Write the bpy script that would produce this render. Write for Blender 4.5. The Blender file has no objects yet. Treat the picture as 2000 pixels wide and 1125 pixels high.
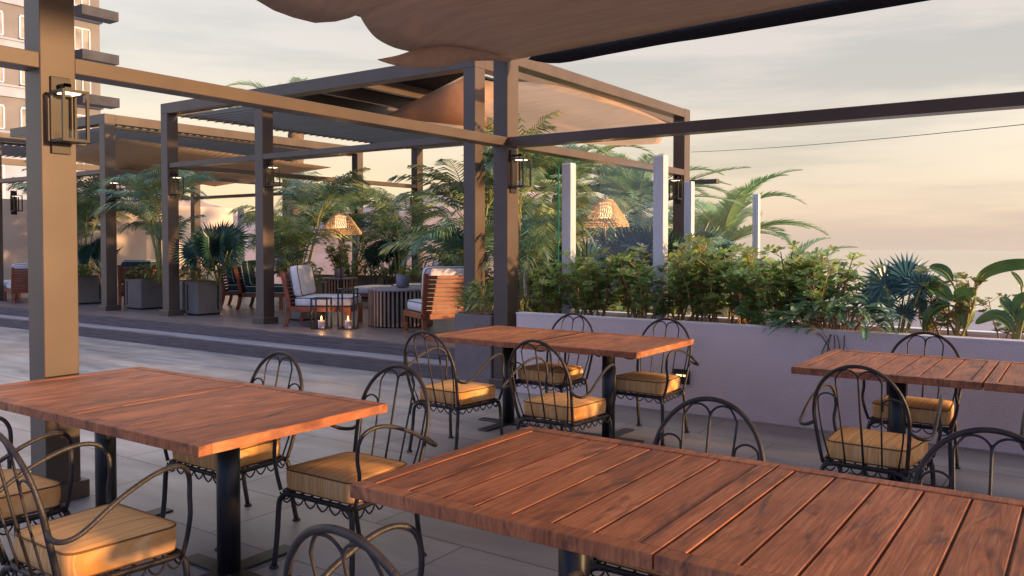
import bpy, bmesh, math, random
from mathutils import Vector, Matrix
R = math.radians
random.seed(7)
S = bpy.context.scene
col = S.collection

# ------------------------------------------------------------------ camera
CAM = (0.0, 0.0, 1.5); YAW = R(34.8); PIT = R(1.54); FPX = 1627.0; CXP, CYP = 1000.0, 519.0
cd = bpy.data.cameras.new('camera'); co = bpy.data.objects.new('camera', cd); col.objects.link(co)
co.location = CAM; co.rotation_euler = (math.pi/2 - PIT, 0, YAW)
cd.sensor_width = 36; cd.lens = FPX/2000*36; cd.shift_y = -43.5/2000; cd.clip_start = 0.05; cd.clip_end = 6000
S.camera = co

# ------------------------------------------------------------------ world + sun
SUN_EL, SUN_AZ = 6.0, 84.0          # azimuth measured from +Y towards +X
W = bpy.data.worlds.new('World'); S.world = W; W.use_nodes = True
nt = W.node_tree; nt.nodes.clear()
def N(nt, t, **k):
    n = nt.nodes.new(t)
    for a, b in k.items(): setattr(n, a, b)
    return n
def ramp(nt, fac, stops, interp='LINEAR'):
    r = nt.nodes.new('ShaderNodeValToRGB'); r.color_ramp.interpolation = interp
    e = r.color_ramp.elements
    while len(e) < len(stops): e.new(0.5)
    for i, (p, c) in enumerate(stops):
        e[i].position = p; e[i].color = (c[0], c[1], c[2], 1)
    nt.links.new(fac, r.inputs[0]); return r.outputs[0]
def mixc(nt, fac, a, b, mode='MIX'):
    m = nt.nodes.new('ShaderNodeMix'); m.data_type = 'RGBA'; m.blend_type = mode
    for sock, v in ((m.inputs[0], fac), (m.inputs[6], a), (m.inputs[7], b)):
        if isinstance(v, (int, float)): sock.default_value = v
        elif isinstance(v, tuple): sock.default_value = (v[0], v[1], v[2], 1)
        else: nt.links.new(v, sock)
    return m.outputs[2]
def math_(nt, op, a, b=None, clamp=False):
    m = nt.nodes.new('ShaderNodeMath'); m.operation = op; m.use_clamp = clamp
    for i, v in enumerate((a, b)):
        if v is None: continue
        if isinstance(v, (int, float)): m.inputs[i].default_value = v
        else: nt.links.new(v, m.inputs[i])
    return m.outputs[0]
sky = N(nt, 'ShaderNodeTexSky', sky_type='NISHITA', sun_disc=False)
sky.sun_elevation = R(SUN_EL); sky.sun_rotation = R(SUN_AZ); sky.air_density = 1.2; sky.dust_density = 1
tc = N(nt, 'ShaderNodeTexCoord')
nrm = N(nt, 'ShaderNodeVectorMath', operation='NORMALIZE'); nt.links.new(tc.outputs['Generated'], nrm.inputs[0])
sep = N(nt, 'ShaderNodeSeparateXYZ'); nt.links.new(nrm.outputs[0], sep.inputs[0])
def dotn(v):
    d = N(nt, 'ShaderNodeVectorMath', operation='DOT_PRODUCT'); nt.links.new(nrm.outputs[0], d.inputs[0])
    d.inputs[1].default_value = v; return d.outputs['Value']
mp = N(nt, 'ShaderNodeMapping'); nt.links.new(nrm.outputs[0], mp.inputs[0]); mp.inputs[3].default_value = (1.3, 1.3, 11.0)
ns = N(nt, 'ShaderNodeTexNoise'); ns.inputs['Scale'].default_value = 1.7; ns.inputs['Detail'].default_value = 6; ns.inputs['Roughness'].default_value = .55
nt.links.new(mp.outputs[0], ns.inputs[0])
cl = ramp(nt, ns.outputs[0], [(.38, (0, 0, 0)), (.60, (1, 1, 1))], 'EASE')
elev = math_(nt, 'MULTIPLY', sep.outputs[2], 1.0)
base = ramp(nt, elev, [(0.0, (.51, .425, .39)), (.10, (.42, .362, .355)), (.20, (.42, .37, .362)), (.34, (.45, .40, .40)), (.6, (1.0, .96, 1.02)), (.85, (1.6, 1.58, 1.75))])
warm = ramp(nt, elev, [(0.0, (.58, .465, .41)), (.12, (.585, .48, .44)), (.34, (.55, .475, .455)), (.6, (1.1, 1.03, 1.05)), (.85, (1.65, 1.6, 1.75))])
c1 = mixc(nt, cl, base, warm)
# bluish dusk side, opposite the sun
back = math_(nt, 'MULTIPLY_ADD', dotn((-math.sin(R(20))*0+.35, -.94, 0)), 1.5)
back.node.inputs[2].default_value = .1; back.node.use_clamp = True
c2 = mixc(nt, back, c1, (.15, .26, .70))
# peach glow low in the north-west and around the set sun
gl = math_(nt, 'POWER', math_(nt, 'MAXIMUM', dotn((-.80, .60, .06)), 0.0), 9.0)
gl2 = math_(nt, 'POWER', math_(nt, 'MAXIMUM', dotn((.05, .99, .10)), 0.0), 60.0)
lowm = ramp(nt, elev, [(0.0, (1, 1, 1)), (.22, (0, 0, 0))])
c3 = mixc(nt, math_(nt, 'MULTIPLY', math_(nt, 'MULTIPLY', gl, .75), lowm), c2, (.80, .56, .35))
c3 = mixc(nt, math_(nt, 'MULTIPLY', math_(nt, 'MULTIPLY', gl2, .7), cl), c3, (.86, .72, .56))
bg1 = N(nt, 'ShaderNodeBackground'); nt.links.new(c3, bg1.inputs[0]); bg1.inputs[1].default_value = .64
bg2 = N(nt, 'ShaderNodeBackground'); nt.links.new(sky.outputs[0], bg2.inputs[0]); bg2.inputs[1].default_value = .05
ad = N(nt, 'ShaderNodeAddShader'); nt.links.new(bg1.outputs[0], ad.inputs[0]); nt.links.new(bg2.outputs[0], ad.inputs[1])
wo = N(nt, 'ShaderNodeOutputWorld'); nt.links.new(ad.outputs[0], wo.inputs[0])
sd = bpy.data.lights.new('sun', 'SUN'); so = bpy.data.objects.new('sun', sd); col.objects.link(so)
sd.energy = 3.9; sd.angle = R(1.6); sd.color = (1.0, .60, .29)
sv = Vector((math.sin(R(SUN_AZ))*math.cos(R(SUN_EL)), math.cos(R(SUN_AZ))*math.cos(R(SUN_EL)), math.sin(R(SUN_EL))))
so.rotation_euler = sv.to_track_quat('Z', 'Y').to_euler(); so.location = (8, 8, 6)
S.view_settings.view_transform = 'Standard'; S.view_settings.look = 'None'; S.view_settings.gamma = 1
S.view_settings.exposure = 0.84

# ------------------------------------------------------------------ materials
def mat(name, c1, c2=None, rough=.6, scale=(6, 6, 6), nscale=1.0, detail=4, bump=0.0, bscale=60, metal=0.0, spec=.5,
        tone=0.0, rnd=0.0, transl=0.0, bstretch=(1, 1, 1), coat=0.0, contrast=(.35, .65), tcol=None, alpha=None):
    m = bpy.data.materials.new(name); m.use_nodes = True; t = m.node_tree
    p = t.nodes['Principled BSDF']; L = t.links
    tcn = N(t, 'ShaderNodeTexCoord'); mpn = N(t, 'ShaderNodeMapping'); L.new(tcn.outputs['Object'], mpn.inputs[0])
    mpn.inputs[3].default_value = scale
    if c2:
        n = N(t, 'ShaderNodeTexNoise'); n.inputs['Scale'].default_value = nscale; n.inputs['Detail'].default_value = detail
        L.new(mpn.outputs[0], n.inputs[0])
        c = ramp(t, n.outputs[0], [(contrast[0], c1), (contrast[1], c2)])
    else:
        c = tuple(c1)
    if tone or rnd:
        v = None
        if tone:
            at = N(t, 'ShaderNodeAttribute', attribute_name='tone')
            v = math_(t, 'MULTIPLY_ADD', at.outputs['Fac'], tone); v.node.inputs[2].default_value = 1 - tone/2
        if rnd:
            oi = N(t, 'ShaderNodeObjectInfo'); w = math_(t, 'MULTIPLY_ADD', oi.outputs['Random'], rnd); w.node.inputs[2].default_value = 1 - rnd/2
            v = math_(t, 'MULTIPLY', v, w) if v else w
        vm = N(t, 'ShaderNodeVectorMath', operation='SCALE')
        if isinstance(c, tuple): vm.inputs[0].default_value = c
        else: L.new(c, vm.inputs[0])
        L.new(v, vm.inputs['Scale']); c = vm.outputs[0]
    if isinstance(c, tuple): p.inputs['Base Color'].default_value = (*c, 1)
    else: L.new(c, p.inputs['Base Color'])
    p.inputs['Roughness'].default_value = rough; p.inputs['Metallic'].default_value = metal
    p.inputs['Specular IOR Level'].default_value = spec
    if coat: p.inputs['Coat Weight'].default_value = coat; p.inputs['Coat Roughness'].default_value = .3
    if bump:
        mb = N(t, 'ShaderNodeMapping'); L.new(tcn.outputs['Object'], mb.inputs[0]); mb.inputs[3].default_value = bstretch
        nb = N(t, 'ShaderNodeTexNoise'); nb.inputs['Scale'].default_value = bscale; nb.inputs['Detail'].default_value = 3
        L.new(mb.outputs[0], nb.inputs[0])
        b = N(t, 'ShaderNodeBump'); b.inputs['Strength'].default_value = bump; b.inputs['Distance'].default_value = .01
        L.new(nb.outputs[0], b.inputs['Height']); L.new(b.outputs[0], p.inputs['Normal'])
    if transl:
        tr = N(t, 'ShaderNodeBsdfTranslucent'); mx = N(t, 'ShaderNodeMixShader'); mx.inputs[0].default_value = transl
        if isinstance(c, tuple): tr.inputs[0].default_value = (*c, 1)
        else:
            if tcol: L.new(mixc(t, 1.0, c, tcol, 'MULTIPLY'), tr.inputs[0])
            else: L.new(c, tr.inputs[0])
        L.new(p.outputs[0], mx.inputs[1]); L.new(tr.outputs[0], mx.inputs[2])
        L.new(mx.outputs[0], t.nodes['Material Output'].inputs[0])
    return m
def glass_mat(name, tint=(.85, .93, .9), amount=.12):
    m = bpy.data.materials.new(name); m.use_nodes = True; t = m.node_tree; t.nodes.clear()
    o = N(t, 'ShaderNodeOutputMaterial'); a = N(t, 'ShaderNodeBsdfTransparent'); g = N(t, 'ShaderNodeBsdfGlossy'); mx = N(t, 'ShaderNodeMixShader')
    a.inputs[0].default_value = (*tint, 1); g.inputs['Roughness'].default_value = .03
    mx.inputs[0].default_value = .05; t.links.new(a.outputs[0], mx.inputs[1]); t.links.new(g.outputs[0], mx.inputs[2]); t.links.new(mx.outputs[0], o.inputs[0])
    return m
def emit_mat(name, c, s):
    m = bpy.data.materials.new(name); m.use_nodes = True; p = m.node_tree.nodes['Principled BSDF']
    p.inputs['Base Color'].default_value = (*c, 1); p.inputs['Emission Color'].default_value = (*c, 1); p.inputs['Emission Strength'].default_value = s
    return m
M = {}
M['post'] = mat('painted_metal', (.088, .062, .046), (.108, .077, .057), .4, (2, 2, 2), 1.5, bump=.03, bscale=120, spec=.35, coat=.35)
M['black'] = mat('black_metal', (.022, .018, .017), (.045, .036, .032), .42, (20, 20, 20), 1, bump=.25, bscale=220, spec=.45)
M['column'] = mat('black_column', (.018, .018, .02), None, .38)
M['bronze'] = mat('bronze_metal', (.028, .02, .013), None, .42)
M['steel'] = mat('brushed_steel', (.62, .63, .66), (.72, .73, .75), .4, (40, 40, 2), 2, metal=.35)
M['render'] = mat('render_plaster', (.80, .67, .655), (.87, .745, .73), .9, (2, 2, 2), 1.2, 6, bump=1.0, bscale=70)
M['rim'] = mat('white_coping', (.72, .68, .70), (.8, .77, .78), .7, (3, 3, 3), 2, bump=.2)
M['brownbox'] = mat('mauve_planter_plaster', (.20, .155, .15), (.25, .20, .19), .85, (2, 2, 2), 2, bump=.5, bscale=60)
M['planter'] = mat('planter_metal', (.17, .145, .115), (.215, .185, .15), .55, (3, 3, 3), 1.3, 5, bump=.15)
M['dark'] = mat('dark_recess', (.02, .02, .022), None, .7)
M['soil'] = mat('soil', (.16, .085, .05), (.30, .18, .12), .95, (9, 9, 9), 2, 6, bump=1, bscale=40)
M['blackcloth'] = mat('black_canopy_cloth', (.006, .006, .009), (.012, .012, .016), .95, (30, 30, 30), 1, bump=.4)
M['leafteal'] = mat('palm_leaf', (.10, .27, .23), (.34, .40, .14), .36, (1.5, 1.5, 1.5), 1.4, 3, tone=.8, rnd=.35, transl=.38, spec=.8)
M['leaffan'] = mat('fan_palm_leaf', (.015, .065, .06), (.06, .13, .05), .34, (2, 2, 2), 1.4, 3, tone=.7, rnd=.3, transl=.15, spec=.7)
M['leafblue'] = mat('blue_fan_leaf', (.04, .14, .17), (.11, .25, .23), .32, (2, 2, 2), 1.4, 3, tone=.7, rnd=.3, transl=.15, spec=.9)
M['leafdate'] = mat('date_palm_leaf', (.15, .33, .10), (.30, .43, .15), .45, (1, 1, 1), 1.2, 3, tone=.6, rnd=.3, transl=.3)
M['leafshrub'] = mat('shrub_leaf', (.20, .32, .07), (.46, .53, .15), .42, (2, 2, 2), 1.5, 4, tone=.9, rnd=.35, transl=.42, spec=.6)
M['leafdark'] = mat('dark_shrub_leaf', (.13, .26, .08), (.30, .43, .12), .45, (2, 2, 2), 1.5, 4, tone=.8, rnd=.35, transl=.38, spec=.6)
M['leafpale'] = mat('pale_shrub_leaf', (.24, .28, .08), (.38, .38, .14), .5, (2, 2, 2), 1.5, 4, tone=.8, rnd=.35, transl=.3)
M['leafground'] = mat('ground_leaf', (.10, .18, .035), (.24, .26, .05), .42, (3, 3, 3), 1.5, 4, tone=.9, rnd=.4, transl=.25)
M['leafred'] = mat('croton_leaf', (.09, .10, .02), (.22, .13, .04), .42, (5, 5, 5), 1.5, 4, tone=.9, rnd=.3, transl=.2)
M['leafbanana'] = mat('broad_leaf', (.06, .20, .06), (.15, .30, .08), .33, (3, 3, 3), 1.5, 4, tone=.4, rnd=.3, transl=.22, spec=.7)
M['leafjuniper'] = mat('juniper_leaf', (.09, .24, .19), (.22, .36, .16), .55, (4, 4, 4), 1.5, 4, tone=.8, transl=.15)
M['leafyellow'] = mat('yellow_leaf', (.30, .32, .03), (.42, .42, .06), .45, (4, 4, 4), 1.5, tone=.5, transl=.35)
M['stem'] = mat('stem_bark', (.24, .13, .06), (.42, .27, .13), .8, (10, 10, 3), 2, tone=.5, bump=.4)
M['cane'] = mat('palm_cane', (.16, .19, .05), (.34, .32, .10), .5, (3, 3, 14), 2, tone=.5)
M['trunk'] = mat('palm_trunk', (.12, .08, .05), (.22, .16, .11), .9, (4, 4, 18), 2, bump=1, bscale=30)
M['white_fabric'] = mat('white_fabric', (.66, .64, .64), (.74, .72, .71), .9, (30, 30, 30), 1, bump=.4, bscale=150)
M['piping'] = mat('dark_piping', (.05, .045, .05), None, .8)
M['green_fabric'] = mat('green_fabric', (.015, .05, .035), (.03, .075, .05), .85, (20, 20, 20), 1, bump=.4, bscale=150)
M['olive_fabric'] = mat('olive_fabric', (.12, .12, .035), (.17, .16, .05), .85, (20, 20, 20), 1, bump=.3)
M['pattern_fabric'] = mat('patterned_fabric', (.09, .09, .09), (.72, .70, .66), .85, (26, 26, 26), 1, 1, contrast=(.46, .54))
M['teak'] = mat('teak_frame', (.20, .055, .022), (.28, .085, .034), .5, (6, 6, 6), 2, 5, bump=.15)
M['slat'] = mat('slat_timber', (.23, .15, .10), (.34, .23, .16), .55, (8, 8, 2), 2, tone=.6)
M['wicker'] = mat('wicker', (.66, .42, .20), (.80, .58, .32), .7, (20, 20, 20), 2, tone=.5)
M['bulb'] = emit_mat('lamp_glow', (1.0, .74, .42), .75)
M['led'] = emit_mat('led_panel', (1.0, .78, .45), 2.6)
M['flame'] = emit_mat('flame', (1.0, .50, .14), 4.0)
M['wax'] = mat('candle_wax', (.62, .46, .42), None, .6)
M['steplight'] = emit_mat('step_light', (1.0, .66, .26), 2.0)
M['glass'] = glass_mat('fence_glass', (.965, .985, .975)); M['lglass'] = glass_mat('lantern_glass', (.97, .95, .9))
M['glassedge'] = mat('glass_edge', (.02, .30, .16), None, .2)
M['cream'] = mat('cream_render', (.66, .53, .43), (.78, .66, .55), .9, (.6, .6, .6), 1.5, 6, bump=.3, bscale=20)
M['tan'] = mat('tower_wall', (.17, .165, .165), (.22, .21, .21), .85, (.5, .5, .5), 1, 5)
M['twhite'] = mat('tower_trim', (.30, .34, .42), (.37, .41, .50), .8, (1, 1, 1), 1, 4)
M['tgrey'] = mat('tower_balcony', (.035, .038, .048), (.06, .062, .075), .8, (1, 1, 1), 1, 4)
M['tglass'] = mat('tower_glass', (.16, .16, .15), (.36, .34, .32), .3, (.8, .8, .8), 1, 3)
M['tframe'] = mat('tower_frame', (.52, .58, .70), None, .6)
M['ceramic'] = mat('grey_ceramic', (.24, .21, .24), (.30, .27, .3), .5, (9, 9, 9), 2)
M['cable'] = mat('cable', (.05, .04, .04), None, .8)

def fabric_striped(name, c1, c2, c3):
    m = bpy.data.materials.new(name); m.use_nodes = True; t = m.node_tree; p = t.nodes['Principled BSDF']; L = t.links
    tcn = N(t, 'ShaderNodeTexCoord')
    mp1 = N(t, 'ShaderNodeMapping'); L.new(tcn.outputs['Object'], mp1.inputs[0]); mp1.inputs[3].default_value = (170, 3.0, 7)
    n = N(t, 'ShaderNodeTexNoise'); n.inputs['Scale'].default_value = 1; n.inputs['Detail'].default_value = 4; L.new(mp1.outputs[0], n.inputs[0])
    mp2 = N(t, 'ShaderNodeMapping'); L.new(tcn.outputs['Object'], mp2.inputs[0]); mp2.inputs[3].default_value = (60, 2.2, 3)
    n2 = N(t, 'ShaderNodeTexNoise'); n2.inputs['Scale'].default_value = 1; n2.inputs['Detail'].default_value = 3; L.new(mp2.outputs[0], n2.inputs[0])
    a = ramp(t, n.outputs[0], [(.36, c1), (.62, c2)]); b = ramp(t, n2.outputs[0], [(.48, (0, 0, 0)), (.72, (1, 1, 1))])
    c = mixc(t, math_(t, 'MULTIPLY', b, .38), a, c3)
    oi = N(t, 'ShaderNodeObjectInfo'); w = math_(t, 'MULTIPLY_ADD', oi.outputs['Random'], .14); w.node.inputs[2].default_value = .93
    vm = N(t, 'ShaderNodeVectorMath', operation='SCALE'); L.new(c, vm.inputs[0]); L.new(w, vm.inputs['Scale'])
    L.new(vm.outputs[0], p.inputs['Base Color']); p.inputs['Roughness'].default_value = .9; p.inputs['Specular IOR Level'].default_value = .2
    bm_ = N(t, 'ShaderNodeBump'); bm_.inputs['Strength'].default_value = .35; bm_.inputs['Distance'].default_value = .003
    L.new(n.outputs[0], bm_.inputs['Height']); L.new(bm_.outputs[0], p.inputs['Normal'])
    return m
M['ochre'] = fabric_striped('ochre_fabric', (.80, .36, .095), (.98, .57, .24), (.50, .27, .12))
M['ochre_piping'] = mat('ochre_piping', (.24, .10, .025), None, .8)

def wood_table():
    m = bpy.data.materials.new('table_wood'); m.use_nodes = True; t = m.node_tree; p = t.nodes['Principled BSDF']; L = t.links
    tcn = N(t, 'ShaderNodeTexCoord'); at = N(t, 'ShaderNodeAttribute', attribute_name='tone'); oi = N(t, 'ShaderNodeObjectInfo')
    off = N(t, 'ShaderNodeCombineXYZ')
    L.new(math_(t, 'MULTIPLY', oi.outputs['Random'], 37.0), off.inputs[0]); L.new(math_(t, 'MULTIPLY', at.outputs['Fac'], 23.0), off.inputs[1])
    av = N(t, 'ShaderNodeVectorMath', operation='ADD'); L.new(tcn.outputs['Object'], av.inputs[0]); L.new(off.outputs[0], av.inputs[1])
    def noise(scale, sc=1, det=5, dist=0.0, rough=.55):
        mp_ = N(t, 'ShaderNodeMapping'); L.new(av.outputs[0], mp_.inputs[0]); mp_.inputs[3].default_value = scale
        n = N(t, 'ShaderNodeTexNoise'); n.inputs['Scale'].default_value = sc; n.inputs['Detail'].default_value = det; n.inputs['Distortion'].default_value = dist
        n.inputs['Roughness'].default_value = rough
        L.new(mp_.outputs[0], n.inputs[0]); return n.outputs[0]
    g = noise((46, 2.6, 8), 1, 8, 1.8, .66); big = noise((5.0, 1.6, 4), 1.2, 4, 1.0); dk = noise((8, 1.7, 5), 1.0, 5, 2.2)
    fine = noise((150, 8, 60), 1, 3)
    a = ramp(t, g, [(.34, (.14, .038, .015)), (.5, (.38, .12, .042)), (.66, (.62, .25, .10))])
    b = ramp(t, big, [(.36, (.22, .062, .026)), (.64, (.58, .21, .085))])
    c = mixc(t, .45, a, b)
    d = ramp(t, dk, [(.54, (0, 0, 0)), (.68, (1, 1, 1))])
    c = mixc(t, math_(t, 'MULTIPLY', d, .72), c, (.085, .038, .03))
    v = math_(t, 'MULTIPLY_ADD', at.outputs['Fac'], .50); v.node.inputs[2].default_value = .84
    vm = N(t, 'ShaderNodeVectorMath', operation='SCALE'); L.new(c, vm.inputs[0]); L.new(v, vm.inputs['Scale'])
    L.new(vm.outputs[0], p.inputs['Base Color'])
    L.new(ramp(t, fine, [(.3, (.42, .42, .42)), (.7, (.62, .62, .62))]), p.inputs['Roughness'])
    p.inputs['Specular IOR Level'].default_value = .42
    bp = N(t, 'ShaderNodeBump'); bp.inputs['Strength'].default_value = .4; bp.inputs['Distance'].default_value = .0022
    L.new(mixc(t, .5, fine, g), bp.inputs['Height']); L.new(bp.outputs[0], p.inputs['Normal'])
    return m
M['wood'] = wood_table()

def tile_mat(name, c1, c2, grout, size=(1.2, .6), off=(0, 0), gw=.006, rough=.5, wood=False):
    m = bpy.data.materials.new(name); m.use_nodes = True; t = m.node_tree; p = t.nodes['Principled BSDF']; L = t.links
    tcn = N(t, 'ShaderNodeTexCoord'); mp_ = N(t, 'ShaderNodeMapping'); L.new(tcn.outputs['Object'], mp_.inputs[0]); mp_.inputs[1].default_value = (off[0], off[1], 0)
    br = N(t, 'ShaderNodeTexBrick'); L.new(mp_.outputs[0], br.inputs[0]); br.offset = .5; br.inputs['Scale'].default_value = 1
    br.inputs['Brick Width'].default_value = size[0]; br.inputs['Row Height'].default_value = size[1]; br.inputs['Mortar Size'].default_value = gw*.6
    br.inputs['Mortar Smooth'].default_value = .1; br.inputs['Bias'].default_value = 0
    br.inputs['Color1'].default_value = (.86, .86, .87, 1); br.inputs['Color2'].default_value = (1.12, 1.11, 1.1, 1); br.inputs['Mortar'].default_value = (*grout, 1)
    n = N(t, 'ShaderNodeTexNoise'); n.inputs['Scale'].default_value = 1.3; n.inputs['Detail'].default_value = 7; n.inputs['Roughness'].default_value = .62; n.inputs['Distortion'].default_value = .6
    mq = N(t, 'ShaderNodeMapping'); L.new(tcn.outputs['Object'], mq.inputs[0]); mq.inputs[3].default_value = (.7, 3, 1) if not wood else (2, 14, 1)
    L.new(mq.outputs[0], n.inputs[0])
    c = ramp(t, n.outputs[0], [(.3, c1), (.7, c2)])
    c = mixc(t, 1.0, c, br.outputs['Color'], 'MULTIPLY')
    L.new(c, p.inputs['Base Color'])
    L.new(ramp(t, n.outputs[0], [(.3, (rough-.1,)*3), (.7, (rough+.12,)*3)]), p.inputs['Roughness'])
    b = N(t, 'ShaderNodeBump'); b.inputs['Strength'].default_value = .5; b.inputs['Distance'].default_value = .004
    inv = math_(t, 'MULTIPLY_ADD', br.outputs['Fac'], -1.0); inv.node.inputs[2].default_value = 1
    L.new(math_(t, 'ADD', inv, math_(t, 'MULTIPLY', n.outputs[0], .5)), b.inputs['Height']); L.new(b.outputs[0], p.inputs['Normal'])
    return m
M['floor'] = tile_mat('terrace_tiles', (.215, .20, .198), (.385, .355, .34), (.38, .38, .38), (1.2, .6), (.13, .38-.0), .009, .42)
M['deck'] = tile_mat('deck_tiles', (.15, .115, .11), (.25, .20, .19), (.5, .5, .5), (1.2, .2), (0, 0), .006, .36, True)
M['tread'] = tile_mat('tread_tiles', (.27, .26, .30), (.36, .34, .37), (.6, .6, .6), (1.2, .6), (0, 0), .006, .4)
def riser():
    m = bpy.data.materials.new('riser_stone'); m.use_nodes = True; t = m.node_tree; p = t.nodes['Principled BSDF']; L = t.links
    tcn = N(t, 'ShaderNodeTexCoord'); mq = N(t, 'ShaderNodeMapping'); L.new(tcn.outputs['Object'], mq.inputs[0]); mq.inputs[3].default_value = (3.0, 1, 150)
    n = N(t, 'ShaderNodeTexNoise'); n.inputs['Scale'].default_value = 1; n.inputs['Detail'].default_value = 4; L.new(mq.outputs[0], n.inputs[0])
    c = ramp(t, n.outputs[0], [(.36, (.085, .062, .062)), (.64, (.185, .14, .138))]); L.new(c, p.inputs['Base Color']); p.inputs['Roughness'].default_value = .7
    b = N(t, 'ShaderNodeBump'); b.inputs['Strength'].default_value = .7; b.inputs['Distance'].default_value = .01; L.new(n.outputs[0], b.inputs['Height']); L.new(b.outputs[0], p.inputs['Normal'])
    return m
M['riser'] = riser()
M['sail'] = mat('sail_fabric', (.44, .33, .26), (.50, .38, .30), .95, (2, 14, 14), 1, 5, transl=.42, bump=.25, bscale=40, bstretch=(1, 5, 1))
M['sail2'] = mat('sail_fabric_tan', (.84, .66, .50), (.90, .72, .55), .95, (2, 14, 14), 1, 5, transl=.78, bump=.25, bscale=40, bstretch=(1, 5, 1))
M['sea'] = mat('sea_water', (.70, .635, .60), (.75, .685, .65), .14, (.01, .03, .01), 1, 5, metal=.95)
M['hill'] = mat('hill_rock', (.28, .19, .17), (.50, .38, .34), .95, (.12, .12, .3), 1.4, 7, bump=1, bscale=1.2)
M['ground'] = mat('pale_concrete', (.24, .20, .205), (.30, .25, .255), .85, (.4, .4, .4), 1, 5)

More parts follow.
